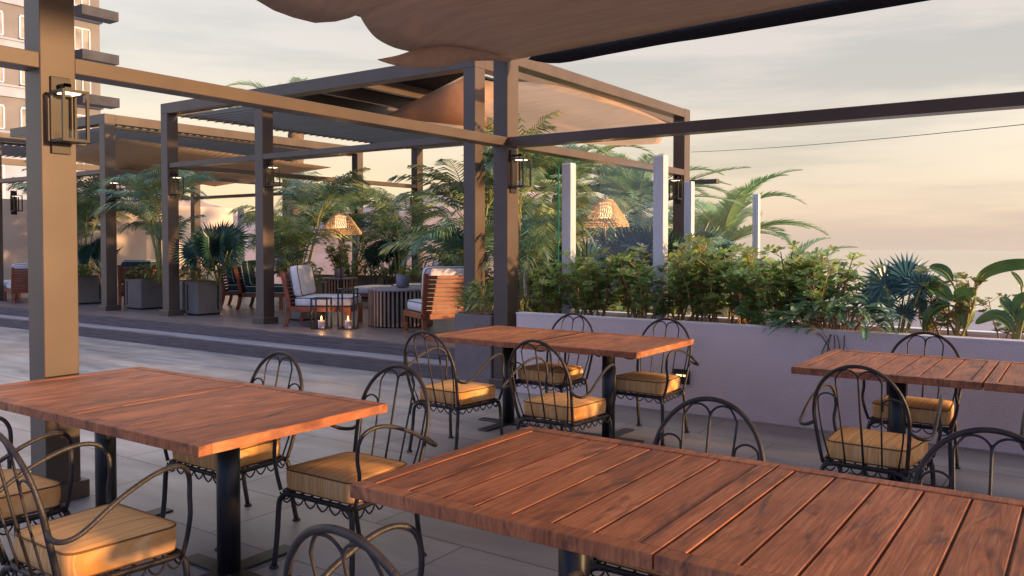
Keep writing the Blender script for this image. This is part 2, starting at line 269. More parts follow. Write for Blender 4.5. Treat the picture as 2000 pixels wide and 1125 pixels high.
# ------------------------------------------------------------------ mesh builder
class MB:
    def __init__(s): s.v = []; s.f = []; s.t = []; s.sm = []
    def add(s, vs, fs, tone=.5, smooth=False):
        o = len(s.v); s.v += [tuple(p) for p in vs]
        for f in fs: s.f.append(tuple(i+o for i in f)); s.t.append(tone); s.sm.append(smooth)
    def box(s, x0, x1, y0, y1, z0, z1, tone=.5, bev=0.0):
        if bev <= 0:
            s.add([(x0, y0, z0), (x1, y0, z0), (x1, y1, z0), (x0, y1, z0), (x0, y0, z1), (x1, y0, z1), (x1, y1, z1), (x0, y1, z1)],
                  [(0, 3, 2, 1), (4, 5, 6, 7), (0, 1, 5, 4), (1, 2, 6, 5), (2, 3, 7, 6), (3, 0, 4, 7)], tone); return
        b = bev; vs = []; fs = []
        X = (x0, x1); Y = (y0, y1); Z = (z0, z1); idx = {}
        for i in (0, 1):
            for j in (0, 1):
                for k in (0, 1):
                    sx = 1 if i == 0 else -1; sy = 1 if j == 0 else -1; sz = 1 if k == 0 else -1
                    for a in range(3):
                        p = [X[i]+sx*b, Y[j]+sy*b, Z[k]+sz*b]; p[a] = (X[i], Y[j], Z[k])[a]
                        idx[(i, j, k, a)] = len(vs); vs.append(p)
        for a in range(3):
            u, w = (a+1) % 3, (a+2) % 3
            for q in (0, 1):
                c = []
                for (m_, n_) in ((0, 0), (1, 0), (1, 1), (0, 1)):
                    key = [0, 0, 0]; key[a] = q; key[u] = m_; key[w] = n_; c.append(idx[(*key, a)])
                fs.append(tuple(c if q else c[::-1]))
        for a in range(3):
            u, w = (a+1) % 3, (a+2) % 3
            for m_ in (0, 1):
                for n_ in (0, 1):
                    k0 = [0, 0, 0]; k0[u] = m_; k0[w] = n_; k1 = list(k0); k1[a] = 1
                    c = [idx[(*k0, u)], idx[(*k1, u)], idx[(*k1, w)], idx[(*k0, w)]]
                    fs.append(tuple(c if (m_ ^ n_) else c[::-1]))
        for i in (0, 1):
            for j in (0, 1):
                for k in (0, 1):
                    c = [idx[(i, j, k, a)] for a in range(3)]
                    fs.append(tuple(c if (i+j+k) % 2 else c[::-1]))
        s.add(vs, fs, tone)
    def tube(s, pts, r, seg=8, tone=.5, caps=True, closed=False, r1=None, smoothpath=0):
        P = [Vector(p) for p in pts]
        if smoothpath: P = catmull(P, smoothpath, closed)
        n = len(P); vs = []; fs = []; prev = None
        for i, p in enumerate(P):
            if closed: d = P[(i+1) % n]-P[i-1]
            else: d = P[min(i+1, n-1)]-P[max(i-1, 0)]
            if d.length < 1e-9: d = Vector((0, 0, 1))
            d.normalize()
            if prev is None:
                ref = Vector((0, 0, 1)) if abs(d.z) < .9 else Vector((1, 0, 0)); u = d.cross(ref).normalized()
            else:
                u = prev-d*prev.dot(d)
                u = u.normalized() if u.length > 1e-6 else d.orthogonal().normalized()
            prev = u; w = d.cross(u)
            rr = r if r1 is None else r+(r1-r)*i/max(1, n-1)
            for k in range(seg):
                a = 2*math.pi*k/seg; vs.append(p+u*(rr*math.cos(a))+w*(rr*math.sin(a)))
        m_ = n if closed else n-1
        for i in range(m_):
            for k in range(seg):
                a = i*seg+k; b = i*seg+(k+1) % seg; c = ((i+1) % n)*seg+(k+1) % seg; d_ = ((i+1) % n)*seg+k
                fs.append((a, b, c, d_))
        if caps and not closed:
            fs.append(tuple(range(seg-1, -1, -1))); fs.append(tuple((n-1)*seg+k for k in range(seg)))
        s.add(vs, fs, tone, True)
    def lathe(s, prof, seg=24, c=(0, 0, 0), tone=.5, smooth=True, a0=0):
        vs = []; fs = []
        for (r, z) in prof:
            for k in range(seg):
                a = a0+2*math.pi*k/seg; vs.append((c[0]+r*math.cos(a), c[1]+r*math.sin(a), c[2]+z))
        for i in range(len(prof)-1):
            for k in range(seg): fs.append((i*seg+k, i*seg+(k+1) % seg, (i+1)*seg+(k+1) % seg, (i+1)*seg+k))
        fs.append(tuple(range(seg-1, -1, -1))); fs.append(tuple((len(prof)-1)*seg+k for k in range(seg)))
        s.add(vs, fs, tone, smooth)
    def slab(s, outline, prof, tone=.5, smooth=True):
        # outline: list of (x,y); prof: list of (inset, z)
        c = Vector((sum(p[0] for p in outline)/len(outline), sum(p[1] for p in outline)/len(outline)))
        n = len(outline); vs = []; fs = []
        for ins, z in prof:
            for p in outline:
                q = Vector(p)-c; L = q.length; q = q*((L-ins)/L); vs.append((c.x+q.x, c.y+q.y, z))
        for i in range(len(prof)-1):
            for k in range(n): fs.append((i*n+k, i*n+(k+1) % n, (i+1)*n+(k+1) % n, (i+1)*n+k))
        fs.append(tuple(range(n-1, -1, -1)))
        o = (len(prof)-1)*n; vs.append((c.x, c.y, prof[-1][1]+.002)); cc = len(vs)-1
        for k in range(n): fs.append((o+k, o+(k+1) % n, cc))
        s.add(vs, fs, tone, smooth)
    def grid(s, P, tone=.5, smooth=True):
        h = len(P); w = len(P[0])
        s.add([p for row in P for p in row], [(i*w+j, i*w+j+1, (i+1)*w+j+1, (i+1)*w+j) for i in range(h-1) for j in range(w-1)], tone, smooth)
    def build(s, name, m, parent=None, loc=None, thick=0):
        me = bpy.data.meshes.new(name); me.from_pydata(s.v, [], s.f); me.validate(clean_customdata=False)
        if len(me.polygons) == len(s.t):
            a = me.attributes.new('tone', 'FLOAT', 'FACE'); a.data.foreach_set('value', s.t)
            me.polygons.foreach_set('use_smooth', s.sm)
        me.materials.append(m); me.update()
        o = bpy.data.objects.new(name, me); col.objects.link(o)
        if loc: o.location = loc
        if parent: o.parent = parent
        if thick:
            md = o.modifiers.new('thickness', 'SOLIDIFY'); md.thickness = thick
        return o
def catmull(P, n, closed=False):
    out = []; L = len(P); rng = range(L if closed else L-1)
    for i in rng:
        if closed: a, b, c, d = P[i-1], P[i], P[(i+1) % L], P[(i+2) % L]
        else: a, b, c, d = P[max(i-1, 0)], P[i], P[i+1], P[min(i+2, L-1)]
        for k in range(n):
            t = k/n; out.append(.5*((2*b)+(c-a)*t+(2*a-5*b+4*c-d)*t*t+(3*b-a-3*c+d)*t**3))
    if not closed: out.append(P[-1])
    return out
def tag(o, label=None, cat=None, group=None, kind=None):
    if label: o['label'] = label
    if cat: o['category'] = cat
    if group: o['group'] = group
    if kind: o['kind'] = kind
    return o
def empty(name, loc=(0, 0, 0), rz=0, label=None, cat=None, group=None):
    o = bpy.data.objects.new(name, None); col.objects.link(o); o.location = loc; o.rotation_euler = (0, 0, rz); o.empty_display_size = .2
    return tag(o, label, cat, group)
def copy_tree(o, loc=None, rz=None, scale=None, label=None, group=None):
    def rec(a, par):
        c = a.copy(); col.objects.link(c)
        if par is not None: c.parent = par
        for ch in [x for x in a.children]: rec(ch, c)
        return c
    c = rec(o, None)
    if loc is not None: c.location = loc
    if rz is not None: c.rotation_euler = (0, 0, rz)
    if scale is not None: c.scale = (scale,)*3 if isinstance(scale, (int, float)) else scale
    if label: c['label'] = label
    if group: c['group'] = group
    return c
def struct(name, mb, m): return tag(mb.build(name, m), kind='structure')

# ------------------------------------------------------------------ setting: terrace, deck, sea, hill
DZ = .30
b = MB(); b.box(-40, 14, -6, 7.05, -.3, 0); struct('terrace_floor', b, M['floor'])
b = MB(); b.box(-40, -5.09, 7.05, 7.12, 0, .15); b.box(-40, -5.09, 7.40, 7.47, .15, .30); struct('deck_risers', b, M['riser'])
b = MB(); b.box(-40, -5.09, 7.12, 7.40, -.3, .154); struct('step_tread', b, M['tread'])
b = MB(); b.box(-40, -5.09, 7.47, 15.2, -.3, .304); struct('deck_floor', b, M['deck'])
# lower terrace beyond the planter: edge square to the view
fwv = Vector((-math.sin(YAW), math.cos(YAW), 0)); rtv = Vector((math.cos(YAW), math.sin(YAW), 0))
def gp(d, s_, z): q = fwv*d+rtv*s_; return (q.x, q.y, z)
b = MB(); b.add([(-5.09, 7.05, -.004), (30, 7.05, -.004), gp(18.7, 40, -.004), gp(18.7, -1, -.004), (-5.09, 15.2, -.004)], [(0, 1, 2, 3, 4)])
b.add([gp(18.7, 40, -.005), gp(18.7, -1, -.005), gp(18.7, -1, -3), gp(18.7, 40, -3)], [(0, 1, 2, 3)]); struct('lower_terrace', b, M['ground'])
b = MB(); b.add([(-3500, -3500, -25), (3500, -3500, -25), (3500, 3500, -25), (-3500, 3500, -25)], [(0, 1, 2, 3)]); struct('sea', b, M['sea'])
# hill behind the palms
b = MB(); rows = []
prof = [(-30, 4), (-26, 5.2), (-22, 4.4), (-18, 3.2), (-14, 3.0), (-10, 3.6), (-6, 4.6), (-3, 5.2), (0, 5.0), (3, 4.0), (6, 2.8), (9, 1.2), (12, -.5), (15, -2)]
import mathutils
for k in range(11):
    row = []
    for j, (s_, h) in enumerate(catmull([Vector((a, c, 0)) for a, c in prof], 4)[i][:2] for i in range(len(prof)*4-3)):
        t = k/10; d = 42+t*22; up = math.sin(min(1, t*1.5)*math.pi/2) if t < .67 else 1-(t-.67)
        nz = mathutils.noise.noise(Vector((s_*.35, d*.35, 0)))*1.0+mathutils.noise.noise(Vector((s_*1.3, d*1.3, 3)))*.35
        q = fwv*d+rtv*s_; row.append((q.x, q.y, -25+(h+25)*(0 if k == 0 else 1)*1.0 - (1-up)*2.4+nz))
    rows.append(row)
b.grid(rows); struct('hills', b, M['hill'])

# boundary wall
b = MB(); b.box(-22.25, -22, 6, 16.4, .3, 2.6); o = b.build('boundary_wall', M['cream']); tag(o, 'long cream rendered boundary wall glowing behind the planted lounge deck', 'wall')
# ------------------------------------------------------------------ tower block
T = empty('apartment_tower', (-60, 30, -25), 0, 'tall tan apartment block with white window frames and grey balconies behind the left pergola', 'building')
def tb(name, m, boxes, parent=T, bev=0):
    q = MB()
    for bx in boxes: q.box(*bx, bev=bev)
    return q.build(name, m, parent)
# local coordinates: facade at x=0 facing +x, z absolute+25
tb('wall', M['tan'], [(-14, 0, -14, 3.3, 0, 52)])
SH = 3.12; Z0 = 25+8.35
bands = []; 
for k in range(-3, 9):
    z = Z0+k*SH
    bands += [(-.1, .18, -14, 3.42, z-.12, z+.55), (-.1, .30, -14, 3.5, z+.55, z+.68)]
tb('cornice', M['twhite'], bands)
for k in range(-3, 8):
    z = Z0+k*SH
    for j, (ya, yb, nl) in enumerate([(-7.4, -5.9, 2), (-4.9, -3.4, 2), (-2.3, -.9, 2), (.3, 2.5, 4)]):
        wn = tb('window', M['tframe'], [(0, .10, ya, yb, z+.78, z+.86), (0, .10, ya, yb, z+2.3, z+2.42)] +
                [(0, .10, ya+(yb-ya)*i/nl-.05, ya+(yb-ya)*i/nl+.05, z+.86, z+2.3) for i in range(nl+1)])
        tb('pane', M['tglass'], [(0, .03, ya+.05, yb-.05, z+.86, z+2.3)], wn)
        if j in (0, 2):
            tb('sill', M['tgrey'], [(0, .22, ya-.1, yb+.1, z+.68, z+.78)], wn)
    tb('balcony', M['tgrey'], [(.3, 1.5, 1.2, 3.9, z-.05, z+.12), (1.38, 1.5, 1.2, 3.9, z+.12, z+.62), (.3, 1.38, 1.2, 1.3, z+.12, z+.62), (.3, 1.38, 3.8, 3.9, z+.12, z+.62)])
# pale lower block in front of the tower
T2 = empty('annex_building', (-44, 18, -25), 0, 'pale blue-white low building with small windows seen under the left pergola roof', 'building')
tb('wall', M['twhite'], [(-6, 0, -14, 3.0, 0, 31.6)], T2)
for i in range(6):
    wn = tb('window', M['tframe'], [(0, .08, -9+i*1.9, -8+i*1.9, 28.6, 30.4)], T2)
    tb('pane', M['tglass'], [(.08, .10, -8.9+i*1.9, -8.1+i*1.9, 28.7, 30.3)], wn)

# ------------------------------------------------------------------ pergolas
def lantern(name, loc, rz, label, s=1.0):
    # box lantern; back plate at local x=0, projecting +x
    r = empty(name, loc, rz, label, 'wall lantern', 'box lanterns on the pergola posts')
    q = MB(); q.box(0, .018, -.055, .055, -.22, .22, bev=.003); q.build('back_plate', M['bronze'], r)
    q = MB(); q.box(.018, .10, -.018, .018, .155, .175); q.box(.085, .10, -.018, .018, .10, .175); q.build('bracket', M['black'], r)
    q = MB(); x0, x1, w, z0, z1, t = .035, .185, .075, -.16, .13, .015
    for x in (x0, x1-t):
        for y in (-w, w-t): q.box(x, x+t, y, y+t, z0, z1)
    for z in (z0, z1-t):
        e = .0015
        q.box(x0+t, x1-t, -w+e, -w+t-e, z, z+t); q.box(x0+t, x1-t, w-t+e, w-e, z, z+t)
        q.box(x0+e, x0+t-e, -w+t, w-t, z, z+t); q.box(x1-t+e, x1-e, -w+t, w-t, z, z+t)
    q.box(x0+t, x1-t, -w+t, w-t, z0+.001, z0+.006)
    q.build('cage', M['bronze'], r)
    q = MB(); q.box(x0+t, x1-t, -w+t, w-t, z1-.011, z1-.003); q.build('roof_plate', M['black'], r)
    q = MB(); q.box(x0+.03, x1-.03, -w+.03, w-.03, z1-.018, z1-.012); q.build('light_panel', M['led'], r)
    q = MB(); q.box(x0+.035, x1-.035, -.035, .035, z0+.008, z0+.07); q.build('glass_shade', M['lglass'], r)
    r.scale = (s, s, s)
    return r
PERG = 'steel framed pergolas around the terrace'
def frame_part(root, name, boxes, m=None, bev=.004):
    q = MB()
    for bx in boxes: q.box(*bx, bev=bev)
    return q.build(name, m or M['post'], root)
# main pergola around the dining terrace (world coordinates, root at origin of its corner post)
P0 = empty('pergola', (0, 0, 0), 0, 'nearest brown metal pergola framing the dining terrace, with two thick posts', 'pergola', PERG)
for (x, y) in ((-5.08, 2.37), (-5.08, 6.97)):
    po = frame_part(P0, 'post', [(x, x+.18, y, y+.2, 0, 3.47)])
    frame_part(po, 'plinth', [(x-.035, x+.215, y-.035, y+.235, 0, .10)])
frame_part(P0, 'post', [(-5.08, -4.9, 11.47, 11.67, 0, 3.47)])
frame_part(P0, 'rail', [(-5.075, -4.905, -3.5, 2.37, 2.493, 2.583), (-5.075, -4.905, 2.57, 6.97, 2.493, 2.583), (-5.075, -4.905, 7.17, 11.47, 2.493, 2.583)])
frame_part(P0, 'rail', [(-4.9, 3.0, 6.975, 7.15, 2.483, 2.583)])
frame_part(P0, 'top_beam', [(-5.076, -4.904, 7.17, 11.47, 3.34, 3.465)])
frame_part(P0, 'top_beam', [(-5.076, -4.904, 2.57, 6.97, 3.40, 3.465)])
frame_part(P0, 'socket_box', [(-5.14, -5.08, 2.40, 2.5, .62, .70)], M['black'])
def louvres(root, x0, x1, y0, y1, z):
    q = MB(); n = int((y1-y0)/.16)
    for i in range(n):
        y = y0+(i+.5)*(y1-y0)/n; h = .098
        # tilted slat, slightly curved cross-section
        sec = [(-h, -.05), (-h*.3, .0), (h*.4, .030), (h, .044), (h*.4, .018), (-h*.3, -.014)]
        vs = [(x, y+a, z+c) for x in (x0, x1) for a, c in sec]; k = len(sec)
        q.add(vs, [(j, (j+1) % k, k+(j+1) % k, k+j) for j in range(k)]+[tuple(range(k-1, -1, -1)), tuple(range(k, 2*k))], random.random(), False)
    return q.build('louvre_panel', M['slatmetal'], root)
M['slatmetal'] = mat('louvre_metal', (.02, .023, .035), (.03, .035, .05), .65, (2, 2, 2), 1, tone=.3, spec=.25)
ZT0, ZT1, ZR0, ZR1 = 3.62, 3.79, 2.735, 2.815
def deck_pergola(label, x0, x1, posts, louvre, rails=True, back=14.15):
    r = empty('pergola', (0, 0, 0), 0, label, 'pergola', PERG)
    yf = 8.0
    for (x, y) in posts:
        po = frame_part(r, 'post', [(x-.18, x, y, y+.2, DZ, ZT0)])
        frame_part(po, 'plinth', [(x-.22, x+.04, y-.04, y+.24, DZ, DZ+.10)])
    frame_part(r, 'top_beam', [(x0-.18, x1, yf, yf+.2, ZT0, ZT1)])
    frame_part(r, 'top_beam', [(x0-.18, x1, back, back+.2, ZT0, ZT1)])
    frame_part(r, 'top_beam', [(x0-.178, x0-.002, yf+.2, back, ZT0+.003, ZT1-.003)])
    frame_part(r, 'top_beam', [(x1-.178, x1-.002, yf+.2, back, ZT0+.003, ZT1-.003)])
    if louvre:
        a, c = louvre
        frame_part(r, 'louvre_rail', [(c, c+.08, yf+.2, back, ZT0-.02, ZT1-.02)] if c < x1-.3 else [(c-.05, c, yf+.2, back, ZT0-.05, ZT0-.002)])
        louvres(r, a, c, yf+.25, back-.05, ZT0+.0)
    return r
PB = deck_pergola('middle deck pergola with dark louvred bay and open beams under a tan sail', -12.42, -6.1, [(-12.42, 8.0), (-10.03, 8.0), (-6.1, 8.0), (-12.42, 14.15)], (-12.40, -10.1))
frame_part(PB, 'rail', [(-12.42, -10.21, 8.02, 8.18, ZR0, ZR1), (-10.21, -6.28, 8.004, 8.02, ZR0, ZR1), (-10.03, -6.28, 8.02, 8.18, ZR0, ZR1)])
frame_part(PB, 'rail', [(-12.585, -12.435, 8.2, 14.15, ZR0, ZR1)])
frame_part(PB, 'rail', [(-12.42, -5.45, 14.17, 14.32, 2.56, 2.64)])
for x in (-9.62, -8.92, -8.12): frame_part(PB, 'purlin', [(x-.09, x, 8.2, 13.9, ZT0, ZT1-.01)])
PC = deck_pergola('left deck pergola with louvred roof and lit end beam, behind the thick left post', -17.6, -14.3, [(-14.3, 8.0), (-14.3, 14.15), (-16.8, 14.15)], (-17.5, -14.48))
frame_part(PC, 'rail', [(-18.5, -14.48, 8.02, 8.18, ZR0, ZR1)]); frame_part(PC, 'rail', [(-14.465, -14.315, 8.2, 14.15, ZR0, ZR1)]); frame_part(PC, 'rail', [(-22, -14.48, 14.17, 14.32, ZR0, ZR1)])
PD = deck_pergola('farthest left pergola with grey beam ends cut by the picture edge', -24, -18.6, [(-18.6, 8.0), (-20.7, 14.15)], (-21.5, -19.0))
frame_part(PD, 'rail', [(-24, -18.78, 8.02, 8.18, ZR0, ZR1)])
lan_specs = [((-4.9, 2.475, 2.235), 0, 'largest box lantern, on the thick left post, its light panel glowing', 1.0),
             ((-4.9, 7.06, 2.235), 0, 'box lantern on the post at the white planter wall corner, beside palm leaves', 1.0),
             ((-10.03, 8.1, 2.50), 0, 'box lantern on the middle deck post, above the white lounge chair', 1.0),
             ((-12.42, 8.1, 2.46), 0, 'box lantern on the louvred pergola corner post, behind the fan palm', 1.0),
             ((-14.3, 8.1, 2.45), 0, 'box lantern on the left pergola post among palm fronds', 1.0),
             ((-12.51, 14.15, 2.42), -math.pi/2, 'small box lantern on the far back corner post against the peach sky', 1.1),
             ((-14.39, 14.15, 2.42), -math.pi/2, 'small box lantern on the far post right behind the wicker floor lamp', 1.1),
             ((-4.99, 11.47, 2.30), -math.pi/2, 'box lantern on the right end post of the sail pergola behind the glass', 1.0),
             ((-17.9, 8.1, 2.32), 0, 'box lantern at the far left picture edge below the pergola beam', 1.1)]
for l_, rz_, lb_, s_ in lan_specs: lantern('wall_lantern', l_, rz_, lb_, s_)

# ------------------------------------------------------------------ sails
def coons(top, bot, nu=28, nv=16, sag=0.0, ripple=0.0):
    # top/bot: polylines; ruled surface with sag and ripple
    def samp(P, t):
        P = [Vector(p) for p in P]; L = [0]
        for i in range(len(P)-1): L.append(L[-1]+(P[i+1]-P[i]).length)
        d = t*L[-1]
        for i in range(len(P)-1):
            if d <= L[i+1]+1e-9: k = (d-L[i])/max(1e-9, L[i+1]-L[i]); return P[i].lerp(P[i+1], k)
        return P[-1]
    rows = []
    for j in range(nv+1):
        v = j/nv; row = []
        for i in range(nu+1):
            u = i/nu; p = samp(top, u).lerp(samp(bot, u), v)
            p.z -= sag*4*v*(1-v)*4*u*(1-u); p.z += ripple*math.sin(v*17+u*3)*math.sin(u*9)*v*(1-v)*4
            row.append(p)
        rows.append(row)
    return rows
V = Vector
def sm(P, n=6): return [tuple(q) for q in catmull([V(p) for p in P], n)]
FLAP = [(-4.86, 5.046, 3.013), (-4.86, 5.217, 3.005), (-4.86, 5.442, 3.018), (-4.86, 5.785, 3.073), (-4.86, 6.0, 3.134), (-4.86, 6.2, 3.203), (-4.86, 6.64, 3.294), (-4.86, 6.95, 3.33)]
# dining sail: left scalloped edge hangs on the X=-4.9 beam line, front edge along Y=7
left = []
for (ya, za, yb, zb, dip) in ((.6, 3.40, 2.3, 3.385, .16), (2.3, 3.385, 3.45, 3.385, .17)):
    for k in range(12):
        t = k/12; left.append((-4.9, ya+(yb-ya)*t, za+(zb-za)*t-dip*4*t*(1-t)))
SC1 = [(3.45, 3.385), (3.86, 3.229), (4.02, 3.19), (4.20, 3.178), (4.41, 3.184), (4.62, 3.24), (4.77, 3.30), (4.87, 3.366), (4.95, 3.28), (5.08, 3.20), (5.30, 3.165), (5.54, 3.174)]
left += [(-4.9, a, c) for a, c in SC1[:7]]+[(-4.9, 4.862, 3.366)]+[tuple(q_) for q_ in catmull([V((-4.9, a, c)) for a, c in SC1[7:]], 3)]
left += [(-4.9, 5.60, 3.19), (-4.9, 5.8, 3.25), (-4.9, 6.1, 3.30), (-4.9, 6.5, 3.34), (-4.88, 7.0, 3.36)]
right = [(3.2, .6, 3.6), (3.2, 7.0, 3.5)]
q = MB(); G = []
nv = 40
for j in range(nv+1):
    v = j/nv; row = []
    for i, p in enumerate(left):
        a = V(p); ty = (p[1]-.6)/6.4; c = V((3.2, a.y, 3.55))
        x = a.lerp(c, v)
        e0 = 3.385 if a.y < 4.87 else 3.36; fr = max(0, (a.y-5.6)/1.4)**2
        dip = a.z-e0; base_ = e0*(1-v)+3.60*v; x.z = base_+dip*max(0, 1-v*14)**1.5*(1 if a.y < 6.9 else 0)-.05*math.sin(math.pi*v)*(1-fr)
        # the edge near the beam keeps its scallops, they fade inward
        if i == len(left)-1 or ty > .93:
            pass
        row.append(x)
    G.append(row)
q.grid([[tuple(x) for x in r_] for r_ in G]); tp_ = [(-4.86, 5.046, 3.018), (-4.85, 5.3, 3.10), (-4.84, 5.56, 3.21), (-4.80, 5.9, 3.33), (-4.8, 6.3, 3.38), (-4.8, 6.95, 3.40)]
bt_ = FLAP
q.grid(coons(sm(tp_, 4), sm(bt_, 4), 30, 3))
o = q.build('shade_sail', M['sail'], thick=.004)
tag(o, 'large brown shade sail with scalloped edge stretched overhead above the dining tables', 'shade sail', 'fabric shade sails')
# black hem cloth hanging along the front edge of the dining sail
q = MB(); up = sm([(-4.66, 7.03, 3.375), (-4.3, 7.03, 3.41), (-3.54, 7.03, 3.415), (-2.7, 7.03, 3.44), (-1.68, 7.03, 3.47), (0, 7.03, 3.5), (3.0, 7.03, 3.56)])
lo = sm([(-4.70, 7.05, 3.36), (-4.36, 7.05, 3.275), (-3.8, 7.05, 3.29), (-3.18, 7.05, 3.31), (-2.7, 7.05, 3.312), (-1.0, 7.05, 3.345), (3.0, 7.05, 3.43)])
q.grid(coons(up, lo, 60, 3)); o = q.build('canopy_valance', M['blackcloth'], thick=.006)
tag(o, 'wavy black cloth strip hanging along the front edge of the overhead sail', 'valance')
# second sail under the middle pergola / planter bay
def Zp(px, py, z):
    r_ = fwd+rtv*((px-CXP)/FPX)-upv*((py-CYP)/FPX); t = (z-CAM[2])/r_.z; return V(CAM)+r_*t
def Yp(px, py, y):
    r_ = fwd+rtv*((px-CXP)/FPX)-upv*((py-CYP)/FPX); return V(CAM)+r_*(y/r_.y)
fwd = V((-math.sin(YAW)*math.cos(PIT), math.cos(YAW)*math.cos(PIT), -math.sin(PIT))); upv = rtv.cross(fwd)
topE = sm([(-6.45, 8.25, 3.60), (-6.0, 8.3, 3.47), (-5.2, 8.0, 3.33), (-5.05, 9.0, 3.325), (-5.05, 10.2, 3.30), (-5.1, 11.4, 3.24)])
botE = sm([(-9.7, 10.2, 3.60), (-9.2, 11.0, 3.45), (-8.2, 11.6, 3.30), (-7.2, 11.9, 3.18), (-6.3, 12.0, 3.08), (-5.5, 11.9, 3.04)])
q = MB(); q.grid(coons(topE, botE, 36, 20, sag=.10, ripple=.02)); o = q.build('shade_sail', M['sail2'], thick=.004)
tag(o, 'sunlit tan shade sail sloping behind the two tall posts over the lounge', 'shade sail', 'fabric shade sails')
q = MB(); q.grid(coons([(-6.5, 8.3, 3.58), (-6.2, 8.25, 3.08)], [(-9.7, 10.2, 3.60), (-6.6, 9.4, 3.05)], 10, 14, sag=.05)); o = q.build('shade_sail', M['sail2'], thick=.004)
tag(o, 'small triangular tan sail panel tied to the tall post left of the corner post', 'shade sail', 'fabric shade sails')
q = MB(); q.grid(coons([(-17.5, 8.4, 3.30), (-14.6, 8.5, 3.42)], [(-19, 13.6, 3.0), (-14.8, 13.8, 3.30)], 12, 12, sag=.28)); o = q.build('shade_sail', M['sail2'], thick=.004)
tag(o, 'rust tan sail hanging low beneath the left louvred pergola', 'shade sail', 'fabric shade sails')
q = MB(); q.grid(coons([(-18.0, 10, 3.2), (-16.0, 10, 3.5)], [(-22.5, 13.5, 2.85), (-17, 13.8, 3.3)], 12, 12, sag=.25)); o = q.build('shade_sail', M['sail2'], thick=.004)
tag(o, 'ochre sail corner at the far left edge below the farthest pergola', 'shade sail', 'fabric shade sails')
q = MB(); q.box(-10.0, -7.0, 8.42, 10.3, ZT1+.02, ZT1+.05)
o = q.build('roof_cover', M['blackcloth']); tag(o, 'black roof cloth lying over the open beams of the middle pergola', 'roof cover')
# ------------------------------------------------------------------ white planter wall
r = empty('planter_wall', (0, 0, 0), 0, 'long low lilac-white rendered planter wall with white coping behind the dining tables', 'planter wall')
q = MB(); q.box(-4.74, 9, 6.90, 7.02, 0, .79); q.box(-4.74, 9, 8.1, 8.22, 0, .72); q.build('wall', M['render'], r)
q = MB(); q.box(-4.745, 9, 6.895, 7.025, .79, .805); q.box(-4.745, 9, 8.095, 8.225, .72, .745); q.build('coping', M['rim'], r)
q = MB(); q.box(-4.74, 9, 7.02, 8.1, 0, .66); q.build('soil_bed', M['soil'], r)
r = empty('wall_light', (-2.96, 6.897, .32), 0, 'square black recessed wall light glowing amber in the planter wall', 'wall light')
q = MB(); q.box(-.075, .075, -.02, 0, -.065, .065, bev=.003); q.build('housing', M['dark'], r)
q = MB(); q.box(-.045, .045, -.024, -.0205, .005, .02); q.build('light_strip', M['steplight'], r)
r = empty('corner_planter', (0, 0, 0), 0, 'mauve brown plastered planter box beside the corner post, holding a pale leafy plant', 'planter')
q = MB(); q.box(-5.59, -5.10, 6.96, 7.60, 0, .75, bev=.01); q.build('box', M['brownbox'], r)
q = MB(); q.box(-5.56, -5.13, 6.99, 7.57, .751, .765); q.build('soil_bed', M['soil'], r)

q = MB(); q.box(8.0, 8.22, -5, 6.88, 0, 1.5); o = q.build('added_shade_parapet', M['render']); tag(o, 'tall rendered parapet added outside the picture at right to shade the terrace floor', 'wall')  # unseen wall added to keep the low sun off the terrace floor
# ------------------------------------------------------------------ glass fence
def fence(ptsl, label, name='glass_fence', post_idx=None, z0=0, z1=2.34):
    r = empty(name, (0, 0, 0), 0, label, 'glass fence', 'glass wind screens')
    for i, (x, y, zt) in enumerate(ptsl):
        if post_idx is None or i in post_idx:
            q = MB(); q.box(x-.055, x+.055, y-.055, y+.055, z0, zt, bev=.004); po = q.build('post', M['steel'], r)
            q = MB(); q.box(x-.05, x+.05, y-.05, y+.05, zt, zt+.006); q.build('cap', M['rim'], po)
    for (a, c) in zip(ptsl, ptsl[1:]):
        A = V((a[0], a[1], 0)); Cc = V((c[0], c[1], 0)); d = (Cc-A).normalized(); n_ = V((-d.y, d.x, 0))*.006; A += d*.06; Cc -= d*.06
        vs = []
        for z in (z0+.1, 0):
            for p in (A-n_, Cc-n_, Cc+n_, A+n_):
                zz = z if z else (a[2] if p in (A-n_, A+n_) else c[2])-.04
                vs.append((p.x, p.y, zz))
        q = MB(); q.add(vs, [(0, 3, 2, 1), (4, 5, 6, 7), (0, 1, 5, 4), (1, 2, 6, 5), (2, 3, 7, 6), (3, 0, 4, 7)]); q.build('pane', M['glass'], r)
    return r
fence([(-4.56, 7.62, 2.34), (-3.44, 7.48, 2.345)], 'glass screen between two silver posts in the hedge beside the lit wicker lamp')
fence([(-4.57, 10.87, 2.345), (-4.90, 14.67, 2.37)], 'glass screen running back toward the sea with silver posts before the date palm', post_idx=(0, 1))
q = MB(); q.box(-4.75, -4.735, 7.70, 7.705, .7, 2.33); o = q.build('glass_edge_strip', M['glassedge'], bpy.data.objects['glass_fence'])
fence([(-16.6, 12.6, 2.3), (-13.5, 13.5, 2.25), (-8.15, 12.1, 2.0)], 'far glass screen with slim silver posts behind the lounge planting', post_idx=(0, 2), z0=.3)

